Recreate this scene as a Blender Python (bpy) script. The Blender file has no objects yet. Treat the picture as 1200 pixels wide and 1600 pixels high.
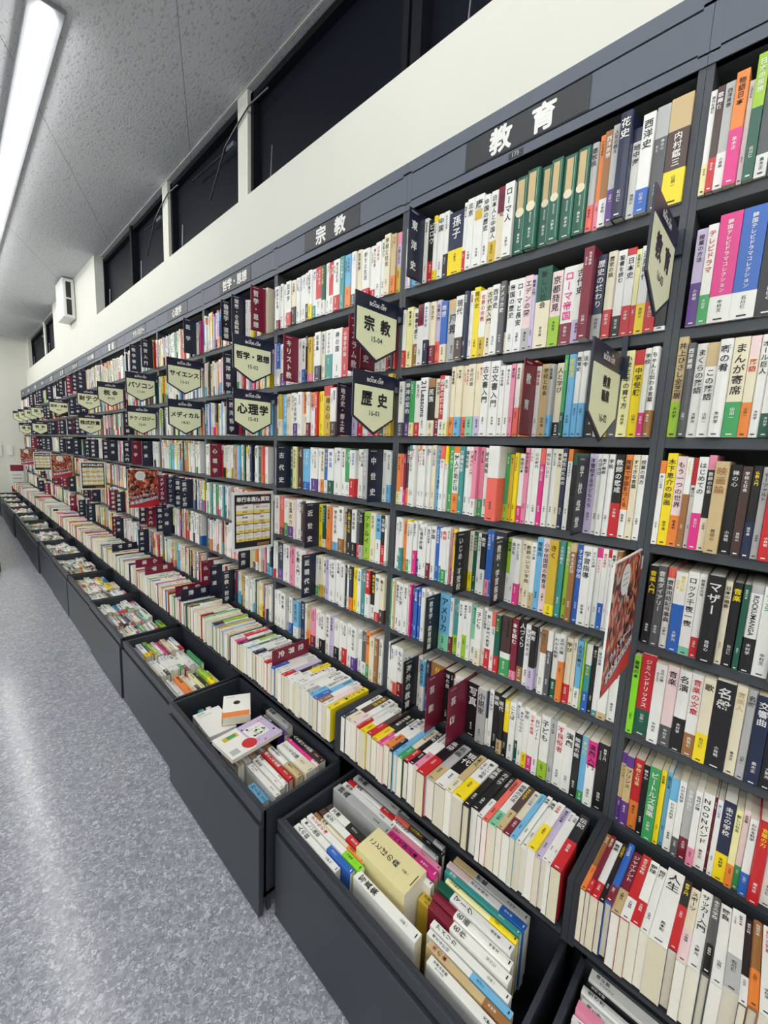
import bpy, math, random
import numpy as np
from mathutils import Matrix, Vector
C = bpy.context.scene.collection
SC = bpy.context.scene
PI = math.pi
# ---------------------------------------------------------------- camera, light, exposure
CAM = (-1.1147, -1.0187, 1.4933)
def cam_axes(yaw, pitch, roll):
    cy, sy, cp, sp, cr, sr = math.cos(yaw), math.sin(yaw), math.cos(pitch), math.sin(pitch), math.cos(roll), math.sin(roll)
    f = Vector((sy*cp, cy*cp, sp)); r = Vector((cy, -sy, 0)); u = r.cross(f)
    return cr*r+sr*u, -sr*r+cr*u, f
RX, UP, FW = cam_axes(math.radians(46.35), math.radians(-8.07), math.radians(2.44))
cam = bpy.data.objects.new('camera', bpy.data.cameras.new('camera')); C.objects.link(cam)
cam.matrix_world = Matrix(((RX.x, UP.x, -FW.x, CAM[0]), (RX.y, UP.y, -FW.y, CAM[1]), (RX.z, UP.z, -FW.z, CAM[2]), (0, 0, 0, 1)))
cam.data.sensor_fit = 'VERTICAL'; cam.data.sensor_height = 36; cam.data.lens = 650.2/1600*36; cam.data.clip_start = .02
SC.camera = cam
w = bpy.data.worlds.new('night'); SC.world = w; w.use_nodes = True
w.node_tree.nodes['Background'].inputs[0].default_value = (.01, .013, .02, 1); w.node_tree.nodes['Background'].inputs[1].default_value = .3
VS = SC.view_settings
VS.view_transform = 'Standard'; VS.look = 'None'; VS.gamma = 1; VS.use_curve_mapping = False; VS.exposure = 0.48
TUBE = 14.0          # emission of the fluorescent diffusers
CEIL = 3.50
SC.cycles.max_bounces = 6; SC.cycles.diffuse_bounces = 4; SC.cycles.glossy_bounces = 3
SC.cycles.caustics_reflective = False; SC.cycles.caustics_refractive = False
SC.cycles.sample_clamp_indirect = 4

# ---------------------------------------------------------------- colours, materials
def lin(h):
    h = h.lstrip('#'); o = []
    for i in (0, 2, 4):
        c = int(h[i:i+2], 16)/255; o.append(c/12.92 if c <= .04045 else ((c+.055)/1.055)**2.4)
    return (*o, 1.0)
COL = {k: lin(v) for k, v in dict(w='e9e9e4', W='efeee8', i='e6dcc0', I='ece6a8', g='b4b5b4', G='55575a', k='1d1c1f', n='232c49', r='c6272e', m='7d1f35', p='e58ba6', P='ecd2d2', h='db3487', o='e8853a',
     y='f2d922', Y='cfae35', e='3f9e5c', E='1f5a48', l='9cc63a', L='84d42a', b='2b63b8', s='6fb4dc', t='3f928f', v='5d3a86', V='c5b8d8', u='9a6a3c', U='4a3530', c='e8685c', a='c9b183', z='7fcaa4', B='e3d8a2', q='e8d568').items()}
CNAME = dict(w='white', W='white', i='cream', I='pale yellow', g='light grey', G='dark grey', k='black', n='navy', r='red', m='maroon', p='pink', P='pale pink', h='hot pink', o='orange', y='yellow', Y='ochre', e='green', E='dark green',
     l='lime', L='bright lime', b='blue', s='sky blue', t='teal', v='violet', V='lavender', u='brown', U='dark brown', c='coral', a='sand', z='mint', B='cream')
def mat(name, col=(.5, .5, .5, 1), rough=.5, metal=0, attr=False, noise=0, nscale=30, bump=0, bscale=80, emit=0, spec=.5):
    m = bpy.data.materials.new(name); m.use_nodes = True
    nt = m.node_tree; N = nt.nodes; b = N['Principled BSDF']; L = nt.links.new
    b.inputs['Roughness'].default_value = rough; b.inputs['Metallic'].default_value = metal; b.inputs['Specular IOR Level'].default_value = spec
    src = None
    if attr:
        a = N.new('ShaderNodeAttribute'); a.attribute_name = 'Col'; src = a.outputs['Color']
    else:
        b.inputs['Base Color'].default_value = col
    tc = N.new('ShaderNodeTexCoord')
    if noise:
        n = N.new('ShaderNodeTexNoise'); n.inputs['Scale'].default_value = nscale; n.inputs['Detail'].default_value = 3; L(tc.outputs['Object'], n.inputs['Vector'])
        r = N.new('ShaderNodeMapRange'); r.inputs['To Min'].default_value = 1-noise; r.inputs['To Max'].default_value = 1+noise; L(n.outputs['Fac'], r.inputs['Value'])
        mx = N.new('ShaderNodeMix'); mx.data_type = 'RGBA'; mx.blend_type = 'MULTIPLY'; mx.inputs['Factor'].default_value = 1
        if src: L(src, mx.inputs['A'])
        else: mx.inputs['A'].default_value = col
        L(r.outputs['Result'], mx.inputs['B']); src = mx.outputs['Result']
    if src: L(src, b.inputs['Base Color'])
    if bump:
        n = N.new('ShaderNodeTexNoise'); n.inputs['Scale'].default_value = bscale; L(tc.outputs['Object'], n.inputs['Vector'])
        bp = N.new('ShaderNodeBump'); bp.inputs['Strength'].default_value = bump; bp.inputs['Distance'].default_value = .002; L(n.outputs['Fac'], bp.inputs['Height']); L(bp.outputs['Normal'], b.inputs['Normal'])
    if emit:
        b.inputs['Emission Color'].default_value = col; b.inputs['Emission Strength'].default_value = emit
    return m
M_COVER = mat('printed_cover', attr=True, rough=.32, noise=.05, nscale=60)
M_PAPER = mat('paper_edges', attr=True, rough=.8, noise=.07, nscale=400)
M_INK = mat('printing_ink', attr=True, rough=.5)
M_STEEL = mat('dark_grey_steel', lin('41464c'), .5, noise=.05, nscale=12)
M_HEAD = mat('blue_grey_steel', lin('59606c'), .55, noise=.04, nscale=9)
M_BACK = mat('near_black_panel', lin('2b2f35'), .6, noise=.05)
M_BIN = mat('charcoal_steel', lin('30353c'), .42, noise=.06, nscale=10)
M_PLATE = mat('sign_plate_grey', lin('2f3236'), .45, noise=.03)
M_CREAM = mat('cream_card', lin('eaeec6'), .5, noise=.02)
M_NAVY = mat('navy_plastic', lin('1c2238'), .35, noise=.04)
M_MAROON = mat('maroon_plastic', lin('7a1c36'), .35, noise=.04)
M_BLACKP = mat('black_plastic', lin('191b20'), .35, noise=.04)
M_WPL = mat('white_plastic', lin('e4e6e2'), .35, noise=.02)
M_WALL = mat('off_white_wall', lin('d9d9cf'), .75, noise=.02, nscale=4, bump=.08, bscale=300)
M_GLASS = mat('night_window_glass', (.006, .008, .013, 1), .5, noise=.25, nscale=2, spec=.08)
M_SASH = mat('black_window_sash', (.009, .010, .014, 1), .6, noise=.1, spec=.12)
M_TUBE = mat('lit_diffuser', (1, 1, .985, 1), .5, emit=TUBE*.85)
M_TUBE2 = mat('bright_lit_diffuser', (1, 1, .97, 1), .5, emit=TUBE*1.3)
M_BASE = mat('grey_enamel', lin('8a8c90'), .5, noise=.03)
M_ROD = mat('brushed_metal', lin('8d949c'), .35, metal=.7, noise=.05)
M_DUCT = mat('dark_vent', lin('2a2724'), .6, noise=.4, nscale=40)
def ceiling_mat():
    m = bpy.data.materials.new('rock_wool_ceiling'); m.use_nodes = True; nt = m.node_tree; N = nt.nodes; L = nt.links.new; b = N['Principled BSDF']
    tc = N.new('ShaderNodeTexCoord'); mp = N.new('ShaderNodeMapping'); mp.inputs['Scale'].default_value = (115, 42, 1); L(tc.outputs['Object'], mp.inputs['Vector'])
    n = N.new('ShaderNodeTexNoise'); n.inputs['Scale'].default_value = 1; n.inputs['Detail'].default_value = 2; L(mp.outputs['Vector'], n.inputs['Vector'])
    r = N.new('ShaderNodeValToRGB'); r.color_ramp.elements[0].position = .28; r.color_ramp.elements[0].color = (.40, .405, .41, 1); r.color_ramp.elements[1].position = .44; r.color_ramp.elements[1].color = lin('d2d4d6'); L(n.outputs['Fac'], r.inputs['Fac'])
    br = N.new('ShaderNodeTexBrick'); br.offset = .5; br.inputs['Bias'].default_value = 0; br.inputs['Color1'].default_value = (1, 1, 1, 1); br.inputs['Color2'].default_value = (1, 1, 1, 1); br.inputs['Mortar'].default_value = (.45, .45, .45, 1); br.inputs['Scale'].default_value = 1; br.inputs['Mortar Size'].default_value = .0022; br.inputs['Brick Width'].default_value = 40; br.inputs['Row Height'].default_value = .846
    mb = N.new('ShaderNodeMapping'); mb.inputs['Rotation'].default_value = (0, 0, math.radians(-65.7)); mb.inputs['Location'].default_value = (30, .107, 0); L(tc.outputs['Object'], mb.inputs['Vector']); L(mb.outputs['Vector'], br.inputs['Vector'])
    mx = N.new('ShaderNodeMix'); mx.data_type = 'RGBA'; mx.blend_type = 'MULTIPLY'; mx.inputs['Factor'].default_value = 1; L(r.outputs['Color'], mx.inputs['A']); L(br.outputs['Color'], mx.inputs['B']); L(mx.outputs['Result'], b.inputs['Base Color'])
    bp = N.new('ShaderNodeBump'); bp.inputs['Strength'].default_value = .5; bp.inputs['Distance'].default_value = .004; L(n.outputs['Fac'], bp.inputs['Height']); L(bp.outputs['Normal'], b.inputs['Normal'])
    b.inputs['Roughness'].default_value = .9
    return m
def floor_mat():
    m = bpy.data.materials.new('speckled_vinyl'); m.use_nodes = True; nt = m.node_tree; N = nt.nodes; L = nt.links.new; b = N['Principled BSDF']
    tc = N.new('ShaderNodeTexCoord')
    v = N.new('ShaderNodeTexVoronoi'); v.inputs['Scale'].default_value = 125; v.inputs['Randomness'].default_value = 1; 
    n0 = N.new('ShaderNodeTexNoise'); n0.inputs['Scale'].default_value = 70; L(tc.outputs['Object'], n0.inputs['Vector'])
    mv = N.new('ShaderNodeMix'); mv.data_type = 'RGBA'; mv.inputs['Factor'].default_value = .04; L(tc.outputs['Object'], mv.inputs['A']); L(n0.outputs['Color'], mv.inputs['B']); L(mv.outputs['Result'], v.inputs['Vector'])
    s = N.new('ShaderNodeSeparateColor'); L(v.outputs['Color'], s.inputs['Color'])
    r = N.new('ShaderNodeValToRGB'); e = r.color_ramp.elements; e[0].color = lin('7f828c'); e[1].color = lin('c6c9d2'); x = e.new(.45); x.color = lin('94979f'); x = e.new(.8); x.color = lin('a7aab2'); L(s.outputs['Red'], r.inputs['Fac'])
    n = N.new('ShaderNodeTexNoise'); n.inputs['Scale'].default_value = 1.3; n.inputs['Detail'].default_value = 4; L(tc.outputs['Object'], n.inputs['Vector'])
    rr = N.new('ShaderNodeMapRange'); rr.inputs['To Min'].default_value = .12; rr.inputs['To Max'].default_value = .22; L(n.outputs['Fac'], rr.inputs['Value']); L(rr.outputs['Result'], b.inputs['Roughness'])
    L(r.outputs['Color'], b.inputs['Base Color']); b.inputs['Specular IOR Level'].default_value = .6
    bp = N.new('ShaderNodeBump'); bp.inputs['Strength'].default_value = .15; bp.inputs['Distance'].default_value = .002
    n2 = N.new('ShaderNodeTexNoise'); n2.inputs['Scale'].default_value = 9; L(tc.outputs['Object'], n2.inputs['Vector']); L(n2.outputs['Fac'], bp.inputs['Height']); L(bp.outputs['Normal'], b.inputs['Normal'])
    return m
def crowd_mat():      # the mottled crowd picture printed on the sale poster
    m = bpy.data.materials.new('poster_print'); m.use_nodes = True; nt = m.node_tree; N = nt.nodes; L = nt.links.new; b = N['Principled BSDF']
    tc = N.new('ShaderNodeTexCoord'); mp = N.new('ShaderNodeMapping'); mp.inputs['Scale'].default_value = (1, 1, .75); L(tc.outputs['Object'], mp.inputs['Vector'])
    v = N.new('ShaderNodeTexVoronoi'); v.inputs['Scale'].default_value = 85; L(mp.outputs['Vector'], v.inputs['Vector'])
    s = N.new('ShaderNodeSeparateColor'); L(v.outputs['Color'], s.inputs['Color'])
    r = N.new('ShaderNodeValToRGB'); r.color_ramp.interpolation = 'CONSTANT'; e = r.color_ramp.elements; e[0].color = lin('2b1d1f'); e[1].position = .18; e[1].color = lin('8c4a3c')
    for p, c in ((.36, 'b4502f'), (.52, 'd98c6a'), (.66, '5a2b2a'), (.78, 'caa48c'), (.9, 'c23a22')):
        x = e.new(p); x.color = lin(c)
    L(s.outputs['Red'], r.inputs['Fac']); L(r.outputs['Color'], b.inputs['Base Color']); b.inputs['Roughness'].default_value = .3
    return m
M_CEIL, M_FLOOR, M_CROWD = ceiling_mat(), floor_mat(), crowd_mat()

# ---------------------------------------------------------------- mesh builder
class MB:
    def __init__(s): s.v = []; s.n = 0; s.li = []; s.lt = []; s.c = []; s.m = []
    def add(s, verts, faces, col=(1, 1, 1, 1), mi=0):
        verts = np.asarray(verts, dtype=np.float32).reshape(-1, 3)
        for f in faces:
            s.li.append(np.asarray(f, dtype=np.int32)+s.n); s.lt.append(len(f)); s.c.append(col); s.m.append(mi)
        s.v.append(verts); s.n += len(verts)
    def tris(s, verts, tri, col, mi=0):
        k = len(tri)
        s.li.append((tri+s.n).ravel().astype(np.int32)); s.lt.extend([3]*k); s.c.extend([col]*k); s.m.extend([mi]*k)
        s.v.append(np.asarray(verts, dtype=np.float32)); s.n += len(verts)
    def box(s, x0, x1, y0, y1, z0, z1, col=(1, 1, 1, 1), mi=0):
        v = [(x, y, z) for x in (x0, x1) for y in (y0, y1) for z in (z0, z1)]
        s.add(v, [(0, 1, 3, 2), (4, 6, 7, 5), (0, 4, 5, 1), (2, 3, 7, 6), (0, 2, 6, 4), (1, 5, 7, 3)], col, mi)
        return s
    def cyl(s, p0, p1, r, k=12, col=(1, 1, 1, 1), mi=0):
        p0, p1 = Vector(p0), Vector(p1); d = (p1-p0).normalized(); a = d.orthogonal().normalized(); b = d.cross(a)
        ring = [a*math.cos(2*PI*i/k)*r+b*math.sin(2*PI*i/k)*r for i in range(k)]
        v = [tuple(p0+q) for q in ring]+[tuple(p1+q) for q in ring]
        s.add(v, [(i, (i+1) % k, k+(i+1) % k, k+i) for i in range(k)]+[tuple(range(k))[::-1], tuple(range(k, 2*k))], col, mi)
        return s
    def prism(s, poly, place, h0, h1, col=(1, 1, 1, 1), mi=0):     # poly in 2D, place(u, v, h) -> xyz
        k = len(poly); v = [place(u, q, h0) for u, q in poly]+[place(u, q, h1) for u, q in poly]
        s.add(v, [(i, (i+1) % k, k+(i+1) % k, k+i) for i in range(k)]+[tuple(range(k))[::-1], tuple(range(k, 2*k))], col, mi)
        return s
    def build(s, name, mats, parent=None, matrix=None, bevel=0):
        me = bpy.data.meshes.new(name)
        V = np.concatenate(s.v); LI = np.concatenate(s.li); LT = np.asarray(s.lt, dtype=np.int32)
        me.vertices.add(len(V)); me.vertices.foreach_set('co', V.ravel())
        me.loops.add(len(LI)); me.loops.foreach_set('vertex_index', LI)
        me.polygons.add(len(LT)); me.polygons.foreach_set('loop_start', np.concatenate(([0], np.cumsum(LT)[:-1])).astype(np.int32))
        try: me.polygons.foreach_set('loop_total', LT)
        except Exception: pass
        me.polygons.foreach_set('use_smooth', np.zeros(len(LT), dtype=bool))
        me.polygons.foreach_set('material_index', np.asarray(s.m, dtype=np.int32))
        a = me.attributes.new('Col', 'FLOAT_COLOR', 'FACE') if False else me.color_attributes.new('Col', 'FLOAT_COLOR', 'CORNER')
        a.data.foreach_set('color', np.repeat(np.asarray(s.c, dtype=np.float32), LT, axis=0).ravel())
        for m in (mats if isinstance(mats, (list, tuple)) else [mats]): me.materials.append(m)
        me.update(calc_edges=True)
        o = bpy.data.objects.new(name, me); C.objects.link(o)
        if parent: o.parent = parent
        if matrix is not None: o.matrix_world = matrix if not parent else o.matrix_world
        if bevel:
            b = o.modifiers.new('bevel', 'BEVEL'); b.width = bevel; b.segments = 2; b.limit_method = 'ANGLE'
        return o
def tag(o, label, cat, group=None, kind=None):
    if label: o['label'] = label
    if cat: o['category'] = cat
    if group: o['group'] = group
    if kind: o['kind'] = kind
    return o
def empty(name, loc, label=None, cat=None, group=None):
    o = bpy.data.objects.new(name, None); C.objects.link(o); o.location = loc; o.empty_display_size = .05
    return tag(o, label, cat, group)
def struct(name, mb, m, parent=None):
    o = mb.build(name, m, parent)
    if not parent: o['kind'] = 'structure'
    return o
def boxobj(name, m, parent, x0, x1, y0, y1, z0, z1, bevel=0):    # world-space box as a child (parent at its own place)
    o = MB().box(x0, x1, y0, y1, z0, z1).build(name, m, bevel=bevel)
    if parent:
        o.parent = parent; o.matrix_parent_inverse = Matrix.Translation(parent.location).inverted()
    return o
def childof(o, parent):
    o.parent = parent; o.matrix_parent_inverse = Matrix.Translation(parent.location).inverted() if parent.type == 'EMPTY' else Matrix()
    return o

# ---------------------------------------------------------------- data
ROWS = {}
def R(b, r, t): ROWS[(b, r)] = t
R(-2,1,"7;21 w/I.3@190;38 U/r.33@190=歌舞伎;54 g/w.35@190;74 o/h.5@198;83 w@180;100 E^l.42@215;119 G/w.2@200;144 k@200;165 w@200;189 r@195")
R(-2,2,"23;42 V/v.45@190;59 w/e.3@192#r=テレビドラマ;95 h/w.25@206#w=韓国テレビドラマコレクション;133 b/w.25@206#w=韓国テレビドラマコレクション;168 k@200;198 w;223 r")
R(-2,3,"10;35 a/l.36@212=井上ひさし全芝居;50 G@195;69 w@194=まくらの落語;89 w^a.25@192=この落語;111 w@194=噺の肴;136 i/e.36@196=まんが寄席;152 i^P.2/o.35@196#r=落語;168 w@196=オール巨人;184 w/E.25;202 m;228 w")
R(-2,4,"14;22 w^o.15;44 y@206=木下恵介の映画;62 P/o.35@200=もう一つの世界;73 u^w.4@198;82 w^r.3@198=寅さん;99 w/h.4@200#k=はじめての;112 k^p.15/i.35@204;135 a@192*8#u=映画論;155 k@186;171 U@184;186 k/n.4@186;198 g@184=モーツァルト;215 r@180#w=オペラ;242 w;268 n")
R(-2,5,"20;37 k#y=音楽入門;54 G=音楽ダイアリー;71 w^c.12=音楽用語記号事典;93 b^w.4;113 w/z.1=ロック千夜一夜;127 w/r.25;157 k#w=マザー;169 i=日本の唱歌;187 k#y=音楽;197 E;218 w^g.1/k.4=ROCKUMANGA;243 w#e=音楽;264 G;291 r")
R(-2,6,"15;29 L@198=音楽の本;59 r/E.33@206#w=ジミヘンドリックス;81 w@196;103 P/G.25@196=音楽;127 w/k.42@196=名演;148 w/u.28@196#r=音楽の文章;169 i/y.35@196=歌;202 k@200=名盤;220 i@200#a=音楽人;236 g@200=名盤;258 n@196=交響曲;279 k;312 w")
R(-2,7,"8;23 a^v.15/v.35@188=プリンス;42 a^v.15/v.35@188=プリンス;62 r/o.4@188;76 k@186;98 e@192#w=ビートルズ音楽;109 y@192;119 s@192;135 W^s.3@186;148 w/G.25@192;165 g/m.3@188;178 w/p.25@188;198 W@188=NOONバンド;203 m;213 w;234 n/y.35;246 I/o.3;257 P/e.3;271 w/b.3;291 r;311 w")
R(-2,8,"1;17 u/o.4;27 k/w.3;35 m/r.2;50 w/r.25=音楽;61 k;75 b/m.25;92 m/a.36=ジャイアント;109 r/w.3;126 W/r.35=野球;141 w=相撲;172 w@196=人生;186 k/r.6;202 i/P.4=スポーツ;222 w=サッカー入門;236 G/k.35;254 w=勝負;275 w/g.4;286 k/w.3;301 u/o.4;318 w;339 n;361 w")
R(-1,1,"2;16 w/V.35;36 w;53 s;85 w/s.3;104 w;130 k/r.33=ビロウ;142 w^y.1/y.15;167 w=中国;184 w/k.35;238 n/y.4@176=孫子;249 w/r.3;272 w=北京;304 w=唐~g;325 w=中国の歴史;347 w/Y.3=日本人と中国人;373 i^m.35/i.1;400 w=ローマ人;435 !E@190=東洋文化史;471 !E@190=東洋文化史;499 !E@190=東洋文化史;528 !E@190=東洋文化史;559 !E@190=東洋文化史;590 !E@192=東洋文化史;607 g/c.3=遊牧民;619 o/p.3@205;638 u/w.3@205;654 g/v.35@205;680 n@215*25=花史;698 w^n.15=地中海;722 w/b.25@198=西洋史;747 G^g.3@205;788 U^a.3/y.33@208=内村鑑三")
R(-1,2,"21;33 w/r.3;59 I;86 w/u.4;111 w^m.35;130 w/n.4;154 i/m.3;174 V/c.35;197 b/i.3=地図;235 g^a.2=風景;263 w/U.35=現代;279 n;293 w;313 y@198=現代史;335 w/Y.3;357 i=古代史入門;379 w=西洋史;397 G=アメリカ史;404 k/i.3;426 w=帝国の歴史;449 w=ローマと長安;472 P/g.3=エデンの園;486 V;524 i^E.42@200;551 P/l.4=京都発見;585 w/m.28#h=ローマ帝国;610 w/V.3=古代史;633 m@205*35;655 n/g.3=歴史の終わり;676 i/r.33;695 w/k.25;714 w^r.08/r.35=日本史;725 I/r.35;744 w/y.35=江戸時代;765 G/r.35;788 k/w.05")
R(-1,3,"18;39 w/G.25;65 n/v.25=神神の契約;82 e/I.25;106 w/r.25;138 w@190#n=21Lessons;165 k^u.15/i.28=民族;186 i/m.32;209 r/w.28=歴史の終わり;226 w/I.25=文化;246 i/o.28@212;270 i/s.28@212;293 i/c.28@212;317 i/z.28@212;343 i/V.28@212;369 w@212=古文書入門;398 w@212=古文書入門;417 w@196;433 w@196;446 p@198;461 w/c.4@198;468 I@198;503 o@200;519 w#r=教育の話;542 a@188;556 g/s.3;576 i/k.2=人と学び;586 e/E.3@205;605 s@205#y=学習法;620 w/s.4@208=教育史;637 w/s.4@208=法令;664 k@205;678 g@198=スペクトル;691 y@198;713 G@200;735 I@196#k=小学三年の育て方;755 y^r.17@196=中学受験;770 w/h.28@196=学校;785 w/u.3@196=ちゃんと伝わる言葉")
R(-1,4,"18;36 o/I.25@180;49 c/w.35@180;60 m/h.3@180;73 U/o.3@205;91 w^t.1@210;105 w@210;119 w@210=対人援助;134 w^o.08@210#r=コミック;150 w@210;164 w@210;172 w@210=介護;188 i@212;211 s@210=マネジメント実践;227 w^c.2@210;238 w^y.25@210;257 e@210=アドラー;282 w^o.1/o.3@210=対人援助技術;299 t@210=介護福祉学;316 w@210#n=福祉社会;332 w@210#r=介護保険入門;348 p/w.25@210;364 p/e.25@210;384 w@208=地域福祉;394 w^t.08@210;404 w/o.2@210;440 c^w.42@212*40;453 e/l.25@195;465 Y@192;479 y@196;496 w/h.25@194;508 p@210=特別支援教育;519 w@210#r=いのち;537 w@210;552 h^c.2@210;566 w@210=知らないひと;580 w@210;595 i@210;610 n@212=高校生のための;622 w^o.15@210;625 w@210;659 k^E.15@200=話し方の技術;681 V@200=不登校する子どもたち;694 w@200=のびのび;706 w@200=新任教師;721 w@200=学校;741 k/r.42@200=教師の懲戒;758 o/w.35@200=授業で学級をつくる;772 i@200=すてきな言葉;788 w@200=授業の見方")
R(-1,5,"20;49 w;66 w/t.45;79 o;95 w^y.05/e.25;108 w;124 w/h.45;139 w/b.3;161 w;173 w;187 w/m.3;208 w=学級;223 b;235 w/t.3;255 w/e.25#r=教師;266 w;277 p/h.3;289 y/I.3;333 w/s.2;352 i/y.32;366 E;379 w;397 k/w.42=教室;413 b/p.25@205;422 b@205;460 n@205;476 l/w.45@192=教科書;491 w@192=英文化;507 w/h.33@192;520 i@192;537 i@192=教師のいない学校;551 w/a.25@192;568 s@208=授業力;588 P@208=小学校国語の教育法;612 Y/y.15@208=きく;627 t@208;643 l@208;658 u^a.1@208;674 b@208=すてきな学校;696 w@208=学習指導;706 w@208=子どもの詩;718 w^h.12@208;731 w/b.33@208;738 w^r.1@208;750 w@208;762 u@208;773 k;787 w")
R(-1,6,"8;21 e;34 w;43 a;63 w;85 w#n=子ども学;104 w;112 w;121 h;131 v;147 b;163 b;179 w;192 w;206 w;236 w;282 s/z.3@196=アメリカ;294 w/m.3;315 t/l.35;332 w;349 w/l.42;361 w;380 w^z.6;403 w/i.3=子ども;415 w=子どもと教育;434 w/r.35=新しい時代の教育;448 w^c.25;465 E/r.3;499 w^U.6/e.3;519 m/p.15=本を読む;542 k/u.25=人づくり;559 w=ママとあそぶ;578 k/V.35=教育;589 w=学び;608 w^u.35;622 G^w.3;640 w/E.3;656 w/o.6;674 i/r.3=学び;684 i;701 s/w.3;706 l;721 t^w.3/b.3;733 k;746 w/t.08;767 w/a.1=ことば;786 w=基礎学力")
R(-1,7,"-22;6 w;30 w^n.35;46 w;69 w/c.25;94 w/m.3=もしもの;139 g;157 g;178 w;199 w^s.5;214 n/b.35;277 u/a.3;306 k;314 k;324 w^r.08=ものがたり;360 w;408 k=写真;438 g=小説家;444 w^n.5;459 w#n=もっと学び;479 k#w=映画;499 k/a.25=現代;516 k^y.55=教育;535 w=ことば;547 w/E.35;561 w=あそびのなか;577 w/y.25=学校;595 W/h.25;611 w=白いノート;638 w/l.28=子ども;653 g;677 w#r=不良役者;703 w#k=演劇;721 k=映画の話;738 s/e.15#y=まつり;760 w^h.38=演劇入門;787 k@186")
R(-1,8,"22;42 w/n.35;73 U/i.35;100 w/P.4;114 w/r.35;145 w/y.3;167 U/r.4;196 k/y.45;210 k/h.4;227 w/p.35;251 w/o.4;266 w/n.4;284 s;303 i/e.35;324 k/r.35=黒い雨;343 w/k.35;362 w/p.4;391 k/r.45@195=楽園;422 g/a.35=名画;459 k/w.4=現代;480 a/i.3;518 w/y.45;540 k=写真家;563 k=カメラ;577 k/w.4;592 c;615 w/z.3;632 U/a.4;652 i/m.35;665 s;678 W=映画;694 w=演劇;713 w/y.5;728 V;740 w;751 w=文芸;774 k/r.5@195=伝記")
R(0,1,"-5;12 w;28 w;50 w/m.2;70 w;103 W;139 w/r.3;172 i/k.4;197 w;217 w;244 w;268 w/k.35;294 w/y.3;323 w/t.25;360 r/w.35;381 E/w.3;404 W;436 r/w.35;476 W/r.3;501 t;535 s/o.4;548 V;572 w/G.2;598 i;636 w/r.25;669 w/r.2;695 w;714 w;742 i@196;766 a/o.3;787 V^p.2/Y.42")
R(0,2,"-20;9 V;25 w;53 b/w.4;96 W/v.3;164 w;194 w;224 w;251 w/b.3;267 k;299 Y/p.2;327 w;366 w/n.3;388 i;434 w/t.5;491 w;530 r;549 w;582 w;618 w;653 i;683 w;713 w;739 w;758 k/r.35;779 g/k.35;803 r")
R(0,3,"-6;11 g/E.2;39 w/r.3;67 Y/i.4;111 s;143 i;174 w;208 w/v.3;239 W;273 o/i.5;297 w/m.3;331 w^o.35;347 r;379 y;435 Y^r.2@205;472 w/U.3;493 m;528 o;563 i;599 V;630 r;658 r/w.3;686 p;713 w/r.3;739 E;765 w/a.3;812 Y@215*10")
R(0,4,"-10;19 g;48 w;82 w/r.3;115 i;142 m;174 E;205 I;240 U;289 s/b.2;313 w;355 w/v.3;373 W;400 i/o.3;427 b/w.3;465 w/E.3;511 w;535 W;570 e/w.3;605 w/r.4;638 W;664 g;692 w;720 y/w.3;743 w;767 w;789 w/s.35;815 a")
R(0,5,"-2;22 W;57 w;91 c/m.2;125 w/e.35;184 i/v.3;200 P;246 w;271 U;306 w/r.3;335 w;368 w;395 y;413 E/w.2;436 w/o.45;460 o;500 w/s.2;533 w/u.3;554 a;585 k;613 w/k.3;639 G/r.3;658 k/g.3;694 l=アテルイ;723 i;750 s/w.5;774 k/r.4;814 w/g.1")
R(0,6,"-19;12 w/r.25;42 w;89 n/v.3;151 w;199 p;252 w;287 w;322 p/w.3;351 w;375 w/e.25;398 i/Y.3;426 w/a.3;448 V;488 w;522 W;556 w;568 k;584 w;604 n/o.3;631 y;651 w;681 t;706 r/w.5;735 k/w.3;760 w/r.2;787 i/U.3;814 y/u.35")
R(0,7,"2;39 w;75 W;110 w;144 g;172 w/b.3;194 U;237 s/w.3;269 n;299 w;330 a/o.4;359 p/m.3;398 W;435 w/k.35;462 w;489 V;520 w/k.3;550 W;579 w/r.4;608 w;640 w/v.3;667 w;694 G/w.3;720 o/e.3;749 i;767 u;788 w")
R(0,8,"-305;-281 w;-257 w/r.3;-234 W;-204 w;-181 P;-152 w/s.3;-123 w;-102 m;-74 w;-47 i;-20 w/r.4;0 p/r.3;26 w;52 r/w.3;77 w/h.3;102 k;132 l/w.5;156 w;179 E/s.3;208 w;236 w/n.3;263 k/w.3;290 r/w.4;316 w;342 w/r.3;368 W;397 w/b.4;427 w;450 w;474 V/r.3;501 k/w.4;528 y/w.5;554 w;579 w;609 w;637 w/g.3;665 w/s.4;692 s/b.4;718 w/u.3;741 P/w.3;766 y=やさしい本")
DIV = "0 2 206 m キリスト教;0 2 622 m イスラム教;0 2 676 m 宗教史;0 3 570 n 地方史・郷土史;0 4 151 n 古代史;0 4 754 n 中世史;0 5 365 n 近世史;0 6 347 n 近現代史;1 1 405 n 倫理学・道徳;1 1 525 n 栄養・食品科学;1 1 734 m 哲学・思想;1 2 427 n 東洋哲学;1 3 458 n 西洋哲学;1 4 239 m 心理学;1 6 582 n 精神世界;1 7 93 m 仏教;1 7 212 n 神道;1 7 381 n 宗教・哲学;2 5 178 m メディカル;2 5 331 n クリニック;2 5 474 n 看護・福祉;2 5 585 n 医療・健康;2 6 102 n 臨床心理;2 6 248 n 心理;2 1 701 n 医学;-1 1 83 n 東洋史;-1 3 503 m 教育;-1 4 642 k 学校経営;-1 5 328 k いじめ・不登校;-1 5 456 k 教科・学習指導;-1 6 257 k 教育学・教育問題;-1 7 155 k 海外の教育;-1 7 265 m 芸能;-1 7 369 m 芸術"
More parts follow.
